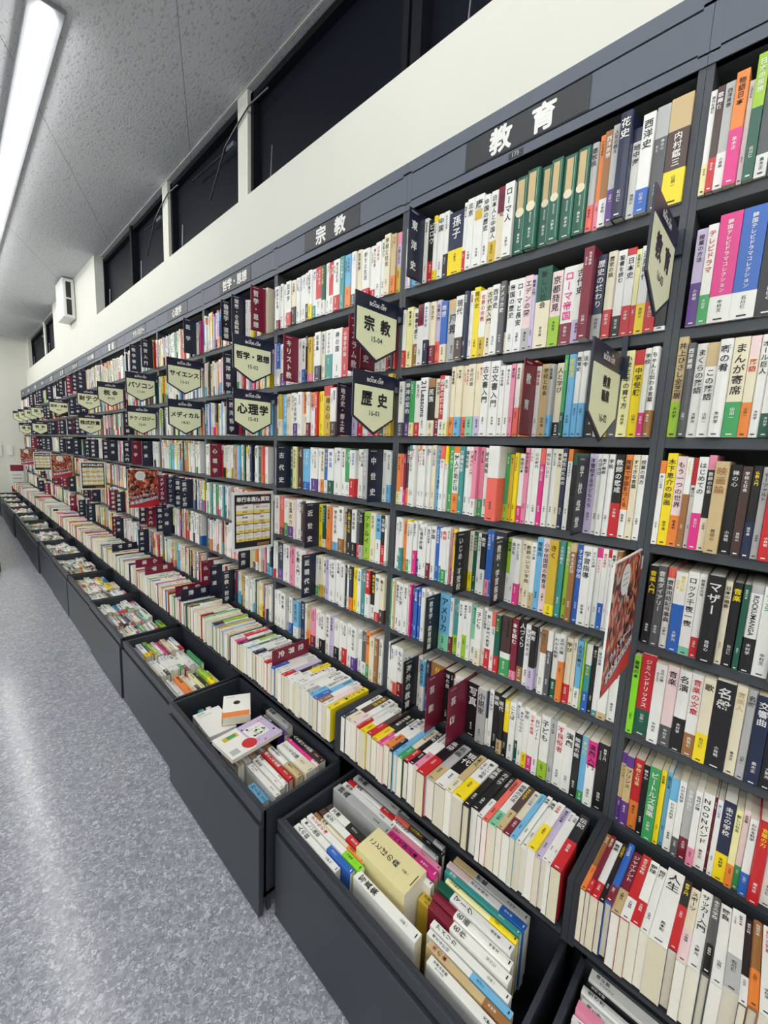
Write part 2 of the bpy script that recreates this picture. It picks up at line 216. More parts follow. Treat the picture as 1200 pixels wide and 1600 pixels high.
BAY = {-2: 'rightmost bay', -1: 'education bay', 0: 'religion bay', 1: 'philosophy bay', 2: 'psychology bay', 3: 'technology bay'}
HEADTXT = {-1: ('教', '育'), 0: ('宗', '教'), 1: ('哲学・思想',), 2: ('心理学',), 3: ('テクノロジー',), 4: ('資', '格'), 5: ('パソコン 建築',), 6: ('コンピュータ',), 7: ('経', '済'), 8: ('経', '営'), 9: ('ビジネス',), 10: ('法', '律'), 11: ('政', '治'), 12: ('社', '会')}
GENRE = ['数学', '物理', '化学', '生物', '建築', '電気', '機械', '経営', '会計', '簿記', '法律', '政治', '社会', '経済', '投資', '税務', '統計', '医療', '看護', '英語', '資格', '辞典', '環境', '農業']
POOL = ['歴史の話', '教育入門', '学校と社会', '日本の思想', '人間と文化', '心の時代', '現代を読む', '子どもの心', '授業の方法', '言葉の力', '世界の宗教', '仏教入門', '人生の教え', '考える技術', '古代の謎', '生き方', '経済学', '東洋の知恵', '西洋思想', '名言集',
        '学びの道', '教師の仕事', '新しい社会', '神の国', '哲学の本', '物語日本', '祈りと生活', '心理学概論', 'わかる科学', '未来の学校', '親と子', '自分を知る', '魂の旅', '聖書を読む', '禅の心', '文明論']
AUTH = ['山田一', '中村文', '高木正', '木村学', '田中道', '大野光', '小林明', '石川仁', '森本和', '西田心']
# ---------------------------------------------------------------- glyphs (built-in font, outlines filled)
HOSTED = {}
def need_glyphs(strings, bold=False):
    objs = []
    for t in sorted(set(strings)):
        if (t if not bold else (t, 1)) in HOSTED: continue
        cu = bpy.data.curves.new('g', 'FONT'); cu.body = t; cu.size = 1; cu.resolution_u = 2; cu.offset = .014; cu.align_x = 'LEFT'
        o = bpy.data.objects.new('g', cu); C.objects.link(o); objs.append((t, o, cu))
    bpy.context.view_layer.update(); dg = bpy.context.evaluated_depsgraph_get()
    for t, o, cu in objs:
        me = o.evaluated_get(dg).to_mesh(); me.calc_loop_triangles()
        v = np.empty(len(me.vertices)*3, dtype=np.float32); me.vertices.foreach_get('co', v); v = v.reshape(-1, 3)[:, :2]
        tr = np.empty(len(me.loop_triangles)*3, dtype=np.int32); me.loop_triangles.foreach_get('vertices', tr); tr = tr.reshape(-1, 3)
        if len(v):
            lo, hi = v.min(0), v.max(0)
        else: lo = hi = np.zeros(2)
        HOSTED[(t, 1) if bold else t] = (v, tr, lo, hi)
        o.evaluated_get(dg).to_mesh_clear()
    for t, o, cu in objs: bpy.data.objects.remove(o); bpy.data.curves.remove(cu)
def outward(place):
    p = place(np.array([0., 1., 0.]), np.array([0., 0., 1.])); n = np.cross(p[1]-p[0], p[2]-p[0])
    return n/max(np.linalg.norm(n), 1e-9)
def word(mb, t, col, place, w=None, h=None, cx=0, cy=0, mi=0, rot=False, sq=1.0):
    """one string laid out horizontally, centred on (cx, cy), fitted into w x h; place(u, v) -> xyz arrays"""
    v, tr, lo, hi = HOSTED.get((t, 1)) or HOSTED[t]
    if not len(v): return
    sz = hi-lo; c = (hi+lo)/2; q = v-c
    if rot: q = np.stack((q[:, 1], -q[:, 0]), 1); sz = sz[::-1]
    k = min((w or 1e9)/max(sz[0], 1e-6), (h or 1e9)/max(sz[1], 1e-6)*sq)
    q = q*k
    em = k*.024 if (t, 1) in HOSTED else 0
    for j, (du, dv) in enumerate(((-em, 0), (em, 0), (0, em), (0, -em)) if em else ((0, 0),)):
        mb.tris(place(q[:, 0]+cx+du, q[:, 1]+cy+dv)+(outward(place)*(j*.00012) if em else 0), tr, col, mi)
LONG = 'ー〜・'
def column(mb, t, col, place, cx, ztop, zbot, wid, mi=0, spread=False):
    """vertical Japanese lettering, or Latin lettering turned on its side"""
    if all(ord(ch) < 128 for ch in t):
        if t in HOSTED: word(mb, t, col, place, w=wid, h=ztop-zbot, cx=cx, cy=(ztop+zbot)/2, mi=mi, rot=True)
        return
    n = len(t); pitch = min((ztop-zbot)/n, wid*(2.4 if spread else 1.12)); s = min(wid, pitch*.92)
    for i, ch in enumerate(t):
        if ch not in HOSTED: continue
        v, tr, lo, hi = HOSTED.get((ch, 1), HOSTED[ch]) if spread else HOSTED[ch]
        if not len(v): continue
        q = v-np.array((.5, .38)); 
        if ch in LONG: q = np.stack((q[:, 1]-(lo[1]+hi[1])/2+.38, -(q[:, 0]-(lo[0]+hi[0])/2+.5)), 1)
        q = q*s*1.02
        em = s*.022 if spread else 0
        for j, (du, dv) in enumerate(((-em, 0), (em, 0), (0, em)) if em else ((0, 0),)):
            mb.tris(place(q[:, 0]+cx+du, q[:, 1]+ztop-pitch*(i+.5)+dv)+(outward(place)*(j*.00012) if em else 0), tr, col, mi)
# ---------------------------------------------------------------- books
LUM = {k: .3*c[0]+.6*c[1]+.1*c[2] for k, c in COL.items()}
class Book: pass
BOOKS = []
def parse(sp):
    if '!' in sp: sp = sp.replace('!', ''); ins = True
    else: ins = False
    d = dict(inset=ins, base='w', top=None, bot=None, H=None, title=None, tcol=None, out=0)
    if '=' in sp: sp, d['title'] = sp.split('=', 1)
    if '~' in sp: sp = sp.split('~')[0]; d['mark'] = 'Y'
    if d['title'] and '~' in d['title']: d['title'], d['mark'] = d['title'].split('~')
    if '*' in sp:
        sp, o = sp.split('*', 1)
        if '#' in o: o, d['tcol'] = o.split('#')
        d['out'] = float(o)/1000
    if '#' in sp: sp, d['tcol'] = sp.split('#')
    if '@' in sp: sp, h = sp.split('@'); d['H'] = float(h)/1000
    d['base'] = sp[0]; rest = sp[1:]
    for seg in rest.replace('/', ' /').replace('^', ' ^').split():
        k, f = seg[1], float(seg[2:])
        if seg[0] == '/': d['bot'] = (k, f)
        else: d['top'] = (k, f)
    return d
def book(T, H, D, spec, mat4, rng, **kw):
    b = Book(); b.T, b.H, b.D = T, H, D; b.M = mat4; b.s = spec; b.hard = kw.get('hard', rng.random() < .3 and T > .013); b.seed = rng.random()
    b.info = kw; b.where = kw.get('where'); b.row = kw.get('row'); BOOKS.append(b)
    return b
def frame(o, t, h, d):           # local x = thickness, y = depth (spine to fore-edge), z = tail to head
    return Matrix(((t[0], d[0], h[0], o[0]), (t[1], d[1], h[1], o[1]), (t[2], d[2], h[2], o[2]), (0, 0, 0, 1)))
def cover_rings(T, D, hard):
    b = min(.0022 if hard else .0006, T*.2); c = .0018 if hard else .0005; bulge = (.0025 if hard else .0003)
    out = [(0, D), (0, b), (b*.9, -bulge*.45), (T/2, -bulge), (T-b*.9, -bulge*.45), (T, b), (T, D)]
    inn = [(T-c, D), (T-c, b+c), (c, b+c), (c, D)]
    return out, inn, bulge
def emit_book(b, mb_cover, mb_page, mb_band, xf, simple=0):
    """cover + page block + paper band of one book; xf maps local arrays to the target space"""
    T, H, D, s = b.T, b.H, b.D, b.s
    rng = random.Random(b.seed)
    out, inn, bulge = cover_rings(T, D, b.hard)
    base = COL[s['base']]
    zb = [0, H]; cols = [base]
    if s['top']: zb = [0, H*(1-s['top'][1]), H]; cols = [base, COL[s['top'][0]]]
    if s['bot'] and mb_band is None:
        k = H*s['bot'][1]; zb.insert(1, k); cols.insert(0, COL[s['bot'][0]])
    prof = out+inn; n = len(prof); no = len(out)
    if simple: prof = [(0, D), (0, 0), (T, 0), (T, D)]; n = no = 4
    vs = [(x, y, z) for z in zb for x, y in prof]
    fs = []; fc = []
    for k in range(len(zb)-1):
        a, c = k*n, (k+1)*n
        for i in range(no-1): fs.append((a+i, a+i+1, c+i+1, c+i)); fc.append(cols[k])
        if not simple:
            for i in range(no-1, n): j = (i+1) % n; fs.append((a+i, a+j, c+j, c+i)); fc.append(base)
    if not simple:
        t = (len(zb)-1)*n
        fs.append(tuple(range(n))[::-1]); fc.append(cols[0]); fs.append(tuple(t+i for i in range(n))); fc.append(cols[-1])
    va = xf(np.array(vs, dtype=np.float32))
    base_n = mb_cover.n
    mb_cover.v.append(va); mb_cover.n += len(va)
    for f, cc in zip(fs, fc):
        mb_cover.li.append(np.array(f, dtype=np.int32)+base_n); mb_cover.lt.append(len(f)); mb_cover.c.append(cc); mb_cover.m.append(0)
    # pages
    pc = lin(rng.choice(['e9e4d2', 'e2dcc6', 'dcd3b8', 'ebe8dd', 'd9d2bf'])); i = .0028 if b.hard else .0006; c = .0019 if b.hard else .0006
    if simple: i, c = .0004, .0003
    x0, x1, y0, y1, z0, z1 = c, T-c, .003, D-i, i, H-i
    pv = [(x, y, z) for x in (x0, x1) for y in (y0, y1) for z in (z0, z1)]
    mi = 1 if mb_page is mb_cover else 0
    mb_page.add(xf(np.array(pv, dtype=np.float32)), [(2, 3, 7, 6), (0, 2, 6, 4), (1, 5, 7, 3)] if simple else [(0, 1, 3, 2), (4, 6, 7, 5), (0, 4, 5, 1), (2, 3, 7, 6), (0, 2, 6, 4), (1, 5, 7, 3)], pc, mi)
    if s['bot'] and mb_band is not None:
        e = .0003; z1 = H*s['bot'][1]; o2 = [(x+(-e if x < T*.3 else e if x > T*.7 else 0), y-e if y < D*.5 else y-.004) for x, y in out]
        q = len(o2); v = [(x, y, z) for z in (.0006, z1) for x, y in o2]
        v += [(min(max(x, .0001), T-.0001) if y > D*.5 else x, y, z) for x, y, z in []]
        mb_band.add(xf(np.array(v, dtype=np.float32)), [(k, k+1, q+k+1, q+k) for k in range(q-1)], COL[s['bot'][0]], 0)
    # lettering
    if simple >= 2: return
    yo = -bulge-.0007
    place = lambda u, v: xf(np.stack((u, np.full_like(u, yo), v), 1))
    mi = 2 if mb_page is mb_cover else 1
    zlo = H*(s['bot'][1] if s['bot'] else .3)+.006; zhi = H*(1-(s['top'][1] if s['top'] else .035))-.004
    if s['top'] and s['top'][1] > .3: zhi = H*.96
    lc = s['base']
    dark = LUM[lc] < .3
    tc = s['tcol'] or (rng.choice('wwwIy') if dark else rng.choice('kkkkknnrbE' if LUM[lc] > .55 else 'kkkw'))
    if s['title'] and not s['tcol']: tc = 'w' if dark else 'k'
    tcol = COL[tc]
    if simple:
        # distant books: each character as a small bar or two
        nch = rng.randint(4, 8); wd = T*.55; p = min((zhi-zlo)/nch, wd*1.3)
        for k in range(nch):
            if rng.random() < .12: continue
            z = zhi-p*(k+.5); h = p*.34; x = T/2+rng.uniform(-.1, .1)*T; ww = wd*rng.uniform(.3, .5)
            mb_cover.add(xf(np.array([(x-ww, -.0005, z-h), (x+ww, -.0005, z-h), (x+ww, -.0005, z+h), (x-ww, -.0005, z+h)], dtype=np.float32)), [(0, 1, 2, 3)], tcol, mi)
        return
    title = s['title'] or rng.choice(POOL)
    two = T > .02 and not s['title'] and rng.random() < .5
    wid = min(T*(.74 if s['title'] else rng.uniform(.42, .66)), .030)
    if s.get('inset'): zhi = H*.46
    zt = max(zlo, zhi-len(title)*wid*1.12)
    column(mb_cover, title, tcol, place, T/2 if not two else T*.66, zhi, zt, wid if not two else wid*.6, mi)
    if two: column(mb_cover, rng.choice(POOL), tcol, place, T*.27, zhi-.01, zlo, wid*.36, mi)
    if s.get('inset'):
        e = yo+.0002
        cover_q = lambda u0, u1, v0, v1, c: mb_cover.add(xf(np.array([(T*u0, e, H*v0), (T*u1, e, H*v0), (T*u1, e, H*v1), (T*u0, e, H*v1)], dtype=np.float32)), [(0, 1, 2, 3)], COL[c], mi)
        cover_q(.2, .72, .56, .96, 'a'); 
        mb_cover.add(xf(np.array([(T*.46+T*.34*math.cos(2*PI*j/18), e-.0001, H*.54+T*.34*math.sin(2*PI*j/18)) for j in range(18)], dtype=np.float32)), [tuple(range(18))], COL['i'], mi)
        cover_q(.82, .86, .04, .97, 'z')
    if s.get('mark'):
        mb_cover.add(xf(np.array([(T*.12, yo, H*.66), (T*.88, yo, H*.66), (T*.88, yo, H*.8), (T*.12, yo, H*.8)], dtype=np.float32)), [(0, 1, 2, 3)], COL['Y'], mi)
    au = rng.choice(AUTH); bc = s['bot'][0] if s['bot'] else lc
    ac = COL['w'] if LUM[bc] < .3 else COL['k']
    za = (H*s['bot'][1]*.86 if s['bot'] else H*.27)
    yo -= .0004 if s['bot'] else 0
    place2 = lambda u, v: xf(np.stack((u, np.full_like(u, yo), v), 1))
    column(mb_cover, au, ac, place2, T/2, za, H*.06, min(T*.36, .0075), mi)
    mb_cover.add(xf(np.array([(T*.3, yo, H*.025), (T*.7, yo, H*.025), (T*.7, yo, H*.038), (T*.3, yo, H*.038)], dtype=np.float32)), [(0, 1, 2, 3)], ac, mi)
# shelf levels: underside-to-top of every shelf board (world z)
ZS = {1: 2.042, 2: 1.785, 3: 1.554, 4: 1.313, 5: 1.074, 6: .8445, 7: .593, 8: .455}
ROWN = {1: 'top shelf', 2: 'second shelf', 3: 'third shelf', 4: 'fourth shelf', 5: 'fifth shelf', 6: 'sixth shelf', 7: 'seventh shelf', 8: 'low spine-up row'}
def bay_y(b): return (b+1)*.8           # left end (far side) of a bay
def upright(b, r, e0, e1, sp, rng):     # e0, e1: metres from the bay's left end
    s = parse(sp) if isinstance(sp, str) else sp
    H = s['H'] or rng.uniform(.182, .193); T = e1-e0-.0004
    if r == 8:
        D = rng.uniform(.126, .136) if H < .2 else .146
        xo = -.240+rng.uniform(-.006, .004)
        zt = .457+D+.003
        M = frame((xo, bay_y(b)-e0, zt), (0, -1, 0), (1, 0, 0), (0, 0, -1))
    else:
        D = min(.134, .148) if H < .2 else .146
        xo = -.007-s['out']+rng.choice([0, 0, 0, .003, .007, -.004, -.008])
        M = frame((xo, bay_y(b)-e0, ZS[r]+.0005), (0, -1, 0), (0, 0, 1), (1, 0, 0))
    return book(T, H, D, s, M, rng, bay=b, r=r)
for (b, r), t in ROWS.items():
    rng = random.Random(b*100+r); parts = t.split(';'); e = float(parts[0])/1000
    k = 0
    lim = .786
    for p in parts[1:]:
        a, sp = p.split(' ', 1); e1 = float(a)/1000
        if e < .0145: e = .0145
        if k == 0: e1 = max(e1, e+.011)
        e1 = min(e1, lim)
        if e1-e < .004: continue
        bk = upright(b, r, e, e1, sp, rng); k += 1; bk.k = k; e = e1
PAL = 'w'*46+'W'*16+'i'*14+'I'*3+'g'*4+'k'*6+'n'*3+'r'*4+'m'*3+'p'*2+'P'*3+'h'+'o'*2+'y'*3+'Y'*2+'e'*2+'E'+'l'*2+'b'*3+'s'*3+'t'*2+'v'+'V'*2+'u'*2+'U'*2+'c'+'a'*3+'z'
BANDS = 'rrkknywwbeoimhpsgtU'
def rand_spec(rng, white=False):
    s = dict(base=rng.choice(PAL), top=None, bot=None, H=None, title=None, tcol=None, out=0)
    if rng.random() < .36: s['bot'] = (rng.choice(BANDS), rng.uniform(.2, .42))
    if rng.random() < .1: s['top'] = (rng.choice(BANDS), rng.uniform(.06, .3))
    return s
FARB = 12
def fill(b, r, e, lim, rng):
    k = 0; Hrow = rng.choice([None, None, .196, .205])
    while True:
        T = rng.choice([.010, .012, .013, .014, .015, .016, .018, .020, .022, .026]) + rng.uniform(-.001, .001)
        if b >= 4: T *= 1.15
        if e+T > lim: break
        s = rand_spec(rng); 
        if r < 4 and b == 0 and rng.random() < .5: s['base'] = 'w'
        if Hrow and rng.random() < .5: s['H'] = Hrow+rng.uniform(-.003, .003)
        bk = upright(b, r, e, e+T, s, rng); k += 1; bk.k = k; e += T
for b in range(0, FARB+1):
    for r in range(1, 9):
        if (b, r) in ROWS: continue
        rng = random.Random(1000+b*31+r)
        if r == 8: fill(b, r, .016 if b else .02, .78, rng)
        else: fill(b, r, .016, .784-rng.choice([0, 0, .02, .05]), rng)
# three books of the religion bay one can pick out
# ---------------------------------------------------------------- things in the stock drawers
def binbook(x0, x1, y0, y1, zt, D, sp, rng, where, yaw=0.0):
    s = parse(sp); c, sn = math.cos(yaw), math.sin(yaw)
    M = frame((x0, y1, zt), (c, sn, 0), (-sn, c, 0), (0, 0, -1))
    return book(x1-x0, abs(y0-y1), D, s, M, rng, bay=where, r=9)
rng = random.Random(5)
BIN1 = """-.457 -.436 -.062 -.262 .338 .15 w=人の話;-.433 -.416 -.066 -.30 .345 .15 w/b.45=楽しい国語;-.413 -.394 -.07 -.315 .35 .15 w/L.3#r=子どもの本;-.391 -.376 -.075 -.30 .345 .14 i/o.3^u.15=絵本
-.373 -.352 -.08 -.305 .348 .13 w/r.42^U.1=名文;-.349 -.327 -.085 -.30 .35 .13 w/k.55^U.08=文庫;-.286 -.255 -.045 -.29 .355 .16 g=辞典;-.252 -.232 -.05 -.285 .352 .15 w=医学;-.229 -.212 -.055 -.28 .352 .15 w^r.15/r.3=実務;-.205 -.176 -.055 -.285 .35 .15 g=全集
-.384 -.292 -.268 -.452 .372 .21 B#k=ことばの森;-.432 -.405 -.31 -.528 .348 .24 w=写真集;-.330 -.300 -.456 -.52 .318 .2 Y
-.302 -.285 -.272 -.475 .345 .14 W#k=おもしろい話;-.282 -.256 -.262 -.47 .352 .14 h#k=くらべて学ぶ本;-.253 -.238 -.258 -.465 .35 .14 p/p.4;-.234 -.219 -.27 -.44 .352 .14 w/g.3;-.216 -.203 -.265 -.45 .355 .14 U^c.3/k.4;-.200 -.184 -.262 -.44 .357 .14 G/g.2
-.208 -.188 -.482 -.70 .362 .17 g^a.3=図鑑;-.230 -.212 -.475 -.705 .36 .17 w/b.3^P.3;-.246 -.233 -.48 -.70 .358 .17 t=地図;-.264 -.249 -.495 -.70 .352 .17 I/y.35;-.292 -.268 -.487 -.70 .352 .16 w^E.2=マーク;-.317 -.295 -.492 -.712 .346 .16 W^m.3=名画;-.342 -.320 -.498 -.72 .342 .16 W^m.3=名作
-.368 -.350 -.525 -.735 .338 .2 w#k=アメリカ;-.388 -.372 -.53 -.75 .336 .22 w/s.45;-.409 -.392 -.545 -.76 .338 .22 a/u.3#m=木の本;-.434 -.413 -.565 -.76 .335 .22 w"""
for k, t in enumerate(BIN1.replace('\n', ';').split(';')):
    a = t.strip().split(' ', 6); v = [float(q) for q in a[:6]]
    bk = binbook(v[0], v[1], v[3], v[2], v[4], v[5], a[6], rng, 'bin1'); bk.M = frame((v[0], v[3], v[4]), (1, 0, 0), (0, 1, 0), (0, 0, -1)); bk.k = k+1
BIN2 = """-.252 -.225 .27 .075 .36 .14 U^k.5=人を助ける言葉;-.268 -.254 .265 .07 .358 .14 h/P.2=本;-.316 -.271 .262 .07 .357 .14 W/i.4=こころの国;-.346 -.324 .298 .078 .352 .14 W^u.1/a.4;-.372 -.352 .278 .094 .348 .14 r/r.3=暮らし大全集;-.392 -.376 .278 .09 .343 .14 w=会話;-.410 -.394 .276 .088 .34 .14 w=英会話;-.436 -.414 .268 .075 .335 .16 W;-.476 -.45 .192 .09 .325 .16 s#k=カード
-.238 -.209 .515 .312 .365 .14 g^k.2=全集;-.257 -.241 .48 .30 .35 .14 k/v.3;-.40 -.378 .44 .285 .33 .13 a;-.43 -.405 .44 .29 .33 .13 w;-.46 -.435 .43 .29 .33 .13 i;-.355 -.335 .44 .285 .33 .13 w;-.33 -.31 .44 .29 .33 .13 w;-.46 -.44 .70 .665 .33 .13 w;-.435 -.41 .71 .67 .335 .13 t/w.3;-.40 -.38 .71 .67 .335 .13 w"""
for k, t in enumerate(BIN2.replace('\n', ';').split(';')):
    a = t.strip().split(' ', 6); v = [float(q) for q in a[:6]]
    bk = binbook(v[0], v[1], v[3], v[2], v[4], v[5], a[6], rng, 'bin2'); bk.M = frame((v[0], v[3], v[4]), (1, 0, 0), (0, 1, 0), (0, 0, -1)); bk.k = k+1
def flat(cx, cy, zt, W_, H_, T, yaw, sp, lab, art=None):      # a book lying on its back, cover up
    s = parse(sp); h = (math.cos(yaw), math.sin(yaw), 0); d = Vector(h).cross((0, 0, 1)); d = -d
    t = Vector(d).cross(h); t = (0, 0, 1); d = tuple(Vector(h).cross(t))
    o = Vector((cx, cy, zt-T))-Vector(h)*H_/2-Vector(d)*W_/2
    bk = book(T, H_, W_, s, frame(tuple(o), t, h, d), rng, bay='bin2', r=10, label=lab, art=art, hard=False); bk.k = 0
    return bk
flat(-.335, .548, .398, .112, .16, .034, math.radians(62), 'W/o.3', 'white and orange boxed book lying on top in the drawer below religion', 'orange')
flat(-.425, .565, .36, .11, .18, .022, math.radians(88), 'w', 'plain white book lying face down at the back left of that drawer', 'white')
flat(-.388, .352, .386, .148, .215, .014, math.radians(4), 'V', 'lavender and white magazine lying flat across the drawer below religion', 'purple')
# the remaining drawers: two or three ranks of books standing spine up
for b in [-2]+list(range(1, FARB+1)):
    rng = random.Random(300+b); y0 = b*.8
    ranks = 2 if b == -2 else 3
    for q in range(ranks):
        x = -.470; yc = y0+.78-.255*q-.02
        if b == -2 and q == 0: x = -.36
        x1 = -.25 if b > -2 else -.19
        if b in (7, 8): 
            if q == 1: continue
        while x < x1:
            T = rng.choice([.014, .016, .019, .022, .026]); s = rand_spec(rng)
            if rng.random() < .5: s['base'] = 'w'
            L_ = rng.uniform(.182, .2); zt = rng.uniform(.315, .345); 
            bk = book(T, L_, .13, s, frame((x, yc-L_+rng.uniform(-.006, .006), zt), (1, 0, 0), (0, 1, 0), (0, 0, -1)), rng, bay='box%d' % b, r=9); bk.k = 0
            x += T+rng.choice([.001, .001, .002, .004])
# ---------------------------------------------------------------- glyph set
need = set(POOL) and set(''.join(POOL+AUTH+GENRE))
for t in [b.s['title'] for b in BOOKS if b.s['title']]:
    if all(ord(c) < 128 for c in t): need.add(t)
    else: need |= set(t)
for t in DIV.split(';'): need |= set(t.split(' ')[4])
for v in HEADTXT.values(): need |= set(v)
SIGNS = [(-1, 0, '教育', '16-03'), (0, 0, '宗教', '15-04'), (0, 1, '歴史', '16-01'), (1, 0, '哲学・思想', '15-02'), (1, 1, '心理学', '15-03'), (2, 0, 'サイエンス', '13-01'), (2, 1, 'メディカル', '14-01'), (3, 0, 'パソコン', '11-01'), (3, 1, 'テクノロジー', '12-01'),
         (4, 0, '税 金', '09-03'), (5, 0, '財テク', '09-02'), (5, 1, '株式投資', '09-01'), (7, 0, '経済・金融', '08-01'), (9, 0, '経営', '07-02'), (10, 0, '政治', '07-01'), (11, 0, '法律', '06-02'), (12, 0, '社会', '06-01'), (9, 1, '会計', '07-03'), (11, 1, '福祉', '06-03')]
MIDSIGN = ('教育・学校', '16-02')
for s in SIGNS: need |= {s[2], s[3]} | set(s[2])
need |= {MIDSIGN[1], 'BOOK·OFF', '単行本高価買取', 'ウルトラセール', '本全品20%OFF!', '450', '500', '600', '300', '文芸書', '実用書', '絵本', '教育', '職業', '173', '経済・ビジネス', '円', '買取', 'ことば', 'おすすめ', '本', 'セール', '!'}
need |= set('教育職業資格入門事典一般')
need_glyphs(need)
bold = {'BOOK·OFF', '単行本高価買取', 'ウルトラセール', '本全品20%OFF!', '教育', '職業'}
for s in SIGNS: bold |= {s[2]} | set(s[2])
for v in HEADTXT.values(): bold |= set(v)
for t in DIV.split(';'): bold |= set(t.split(' ')[4])
need_glyphs(bold | set(''.join(GENRE)), True)
# ---------------------------------------------------------------- dividers between books: make 3.5 mm of room for each plate
DIVS = [(int(a), int(r), float(px)/1000, c, t) for a, r, px, c, t in (x.split(' ') for x in DIV.split(';'))]
rng = random.Random(77)
for b in range(2, 11):
    for r in range(1, 8):
        for _ in range(rng.choice([0, 1, 2, 2, 3] if b > 2 else [0, 0, 1])):
            DIVS.append((b, r, rng.uniform(.08, .74), 'm' if rng.random() < .25 else 'n', rng.choice(GENRE)+rng.choice(['', '入門', '事典', '一般'])))
DIVS += [(0, 8, .36, 'm', '世界史'), (1, 8, .08, 'm', '仏教'), (1, 8, .17, 'n', '宗教'), (2, 8, .12, 'm', '心理'), (2, 8, .33, 'm', '医学'), (3, 8, .3, 'n', '科学')]
byrow = {}
for bk in BOOKS:
    if bk.row is None and 'r' in bk.info and isinstance(bk.info['bay'], int): byrow.setdefault((bk.info['bay'], bk.info['r']), []).append(bk)
PLACED = []
for b, r, e, c, t in DIVS:
    lst = [q for q in byrow.get((b, r), []) if q.T > .009 and not getattr(q, 'cut', 0)]
    if not lst: continue
    q = min(lst, key=lambda q: abs((bay_y(b)-q.M[1][3])-e))
    edge = bay_y(b)-q.M[1][3]
    if any(abs(p[2]-edge) < .012 and p[:2] == (b, r) for p in PLACED): continue
    q.M[1][3] -= .0037; q.T -= .0037; q.cut = 1
    PLACED.append((b, r, edge, c, t))
# ---------------------------------------------------------------- which books are things of their own: the 300 that show largest
def px(p):
    d = p-Vector(CAM); z = d.dot(FW)
    return (600+650.2*d.dot(RX)/z, 800-650.2*d.dot(UP)/z) if z > .05 else None
def area(b):
    def poly(pts):
        q = [px(b.M @ Vector(p)) for p in pts]
        if any(v is None for v in q): return 0
        cx, cy = sum(v[0] for v in q)/4, sum(v[1] for v in q)/4
        if not (0 < cx < 1200 and 0 < cy < 1600): return 0
        return abs(sum(q[i][0]*q[(i+1) % 4][1]-q[(i+1) % 4][0]*q[i][1] for i in range(4)))/2
    T, H, D, r = b.T, b.H, b.D, b.info.get('r')
    a = poly([(0, 0, 0), (T, 0, 0), (T, 0, H), (0, 0, H)])
    if r == 8: a += poly([(0, 0, 0), (T, 0, 0), (T, D, 0), (0, D, 0)])
    if r == 10: a += 5000
    if str(b.info['bay']) in ('bin1',): a = a*1.2+300
    if str(b.info['bay']) in ('box-2',): a *= .3
    return a
for b in BOOKS: b.area = area(b)
OWN = sorted(BOOKS, key=lambda b: -b.area)[:300]
for b in OWN: b.own = True
def ordw(n):
    return {1: 'first', 2: 'second', 3: 'third', 4: 'fourth', 5: 'fifth', 6: 'sixth', 7: 'seventh', 8: 'eighth', 9: 'ninth', 10: 'tenth', 11: 'eleventh', 12: 'twelfth'}.get(n) or '%d%s' % (n, 'th' if 10 < n % 100 < 20 else {1: 'st', 2: 'nd', 3: 'rd'}.get(n % 10, 'th'))
PERSON = ('井上', '木下', '内村', 'ジミ', 'プリンス', 'ビートルズ', '寅さん', 'モーツァルト', 'ロック', 'ジャイ', 'マザー', '孫子', 'ROCK', 'NOON', 'アドラー', 'ビロウ', 'コミック')
def label(b):
    s = b.s; i = b.info
    if i.get('label'): return i['label']
    look = CNAME[s['base']]
    band = ' with %s band' % CNAME[s['bot'][0]] if s['bot'] else ''
    ti = (' titled '+s['title']) if s['title'] and not any(p in s['title'] for p in PERSON) else ''
    kind = 'hardcover' if b.hard else 'paperback'
    r = i['r']
    if ti: band = ''
    if r == 9:
        dn = {'bin1': 'education drawer', 'bin2': 'religion drawer'}.get(i['bay'], 'drawer of '+BAY.get(int(i['bay'][3:]) if i['bay'][:3] == 'box' else 1, 'a farther bay'))
        side = 'far' if b.far else 'near'
        return '%s %s%s%s, spine up, %s from front, %s half, %s' % (look, kind, ti, band, ordw(b.ko), side, dn)
    return '%s %s%s%s, %s from left on %s, %s' % (look, kind, ti, band, ordw(b.ko), ROWN[r], BAY[i['bay']])
for (bay, r), lst in byrow.items():
    for k, q in enumerate(sorted(lst, key=lambda q: -q.M[1][3])): q.ko = k+1
binl = {}
for q in BOOKS:
    if q.info['r'] == 9:
        q.far = q.M[1][3]+q.H > (-.2 if q.info['bay'] == 'bin1' else .5); key = (q.info['bay'], q.far); binl.setdefault(key, []).append(q)
for lst in binl.values():
    for k, q in enumerate(sorted(lst, key=lambda q: q.M[0][3])): q.ko = k+1
# ---------------------------------------------------------------- the setting
Y0, Y1, XL, XW = -9.0, 10.68, -8.5, .142
struct('floor', MB().box(XL, .3, Y0, Y1, -.1, 0), M_FLOOR)
struct('ceiling', MB().box(XL-.2, .6, Y0-.2, Y1+.2, CEIL, CEIL+.1), M_CEIL)
struct('wall_far', MB().box(XL, .6, Y1, Y1+.15, 0, CEIL), M_WALL)
struct('wall_near', MB().box(XL, .6, Y0-.15, Y0, 0, CEIL), M_WALL)
struct('wall_left', MB().box(XL-.15, XL, Y0, Y1, 0, CEIL), M_WALL)
SILL = 2.879; XG = .205
wr = MB()
wr.box(XW, .36, Y0, Y1, 0, SILL)
wr.box(XW, .36, 4.72, 7.33, SILL, CEIL)
wr.box(XW+.03, .36, 10.42, Y1, SILL, CEIL)
wr.box(XW, .36, Y0, -2.6, SILL, CEIL)
for a, c in ((1.445, 1.56), (2.695, 2.81), (8.60, 8.73)): wr.box(XG, .36, a, c, SILL, CEIL)
struct('wall_right', wr, M_WALL)
struct('trim_1', MB().box(XG-.006, XG+.004, Y0, Y1, CEIL-.005, CEIL-.0005), M_WALL)
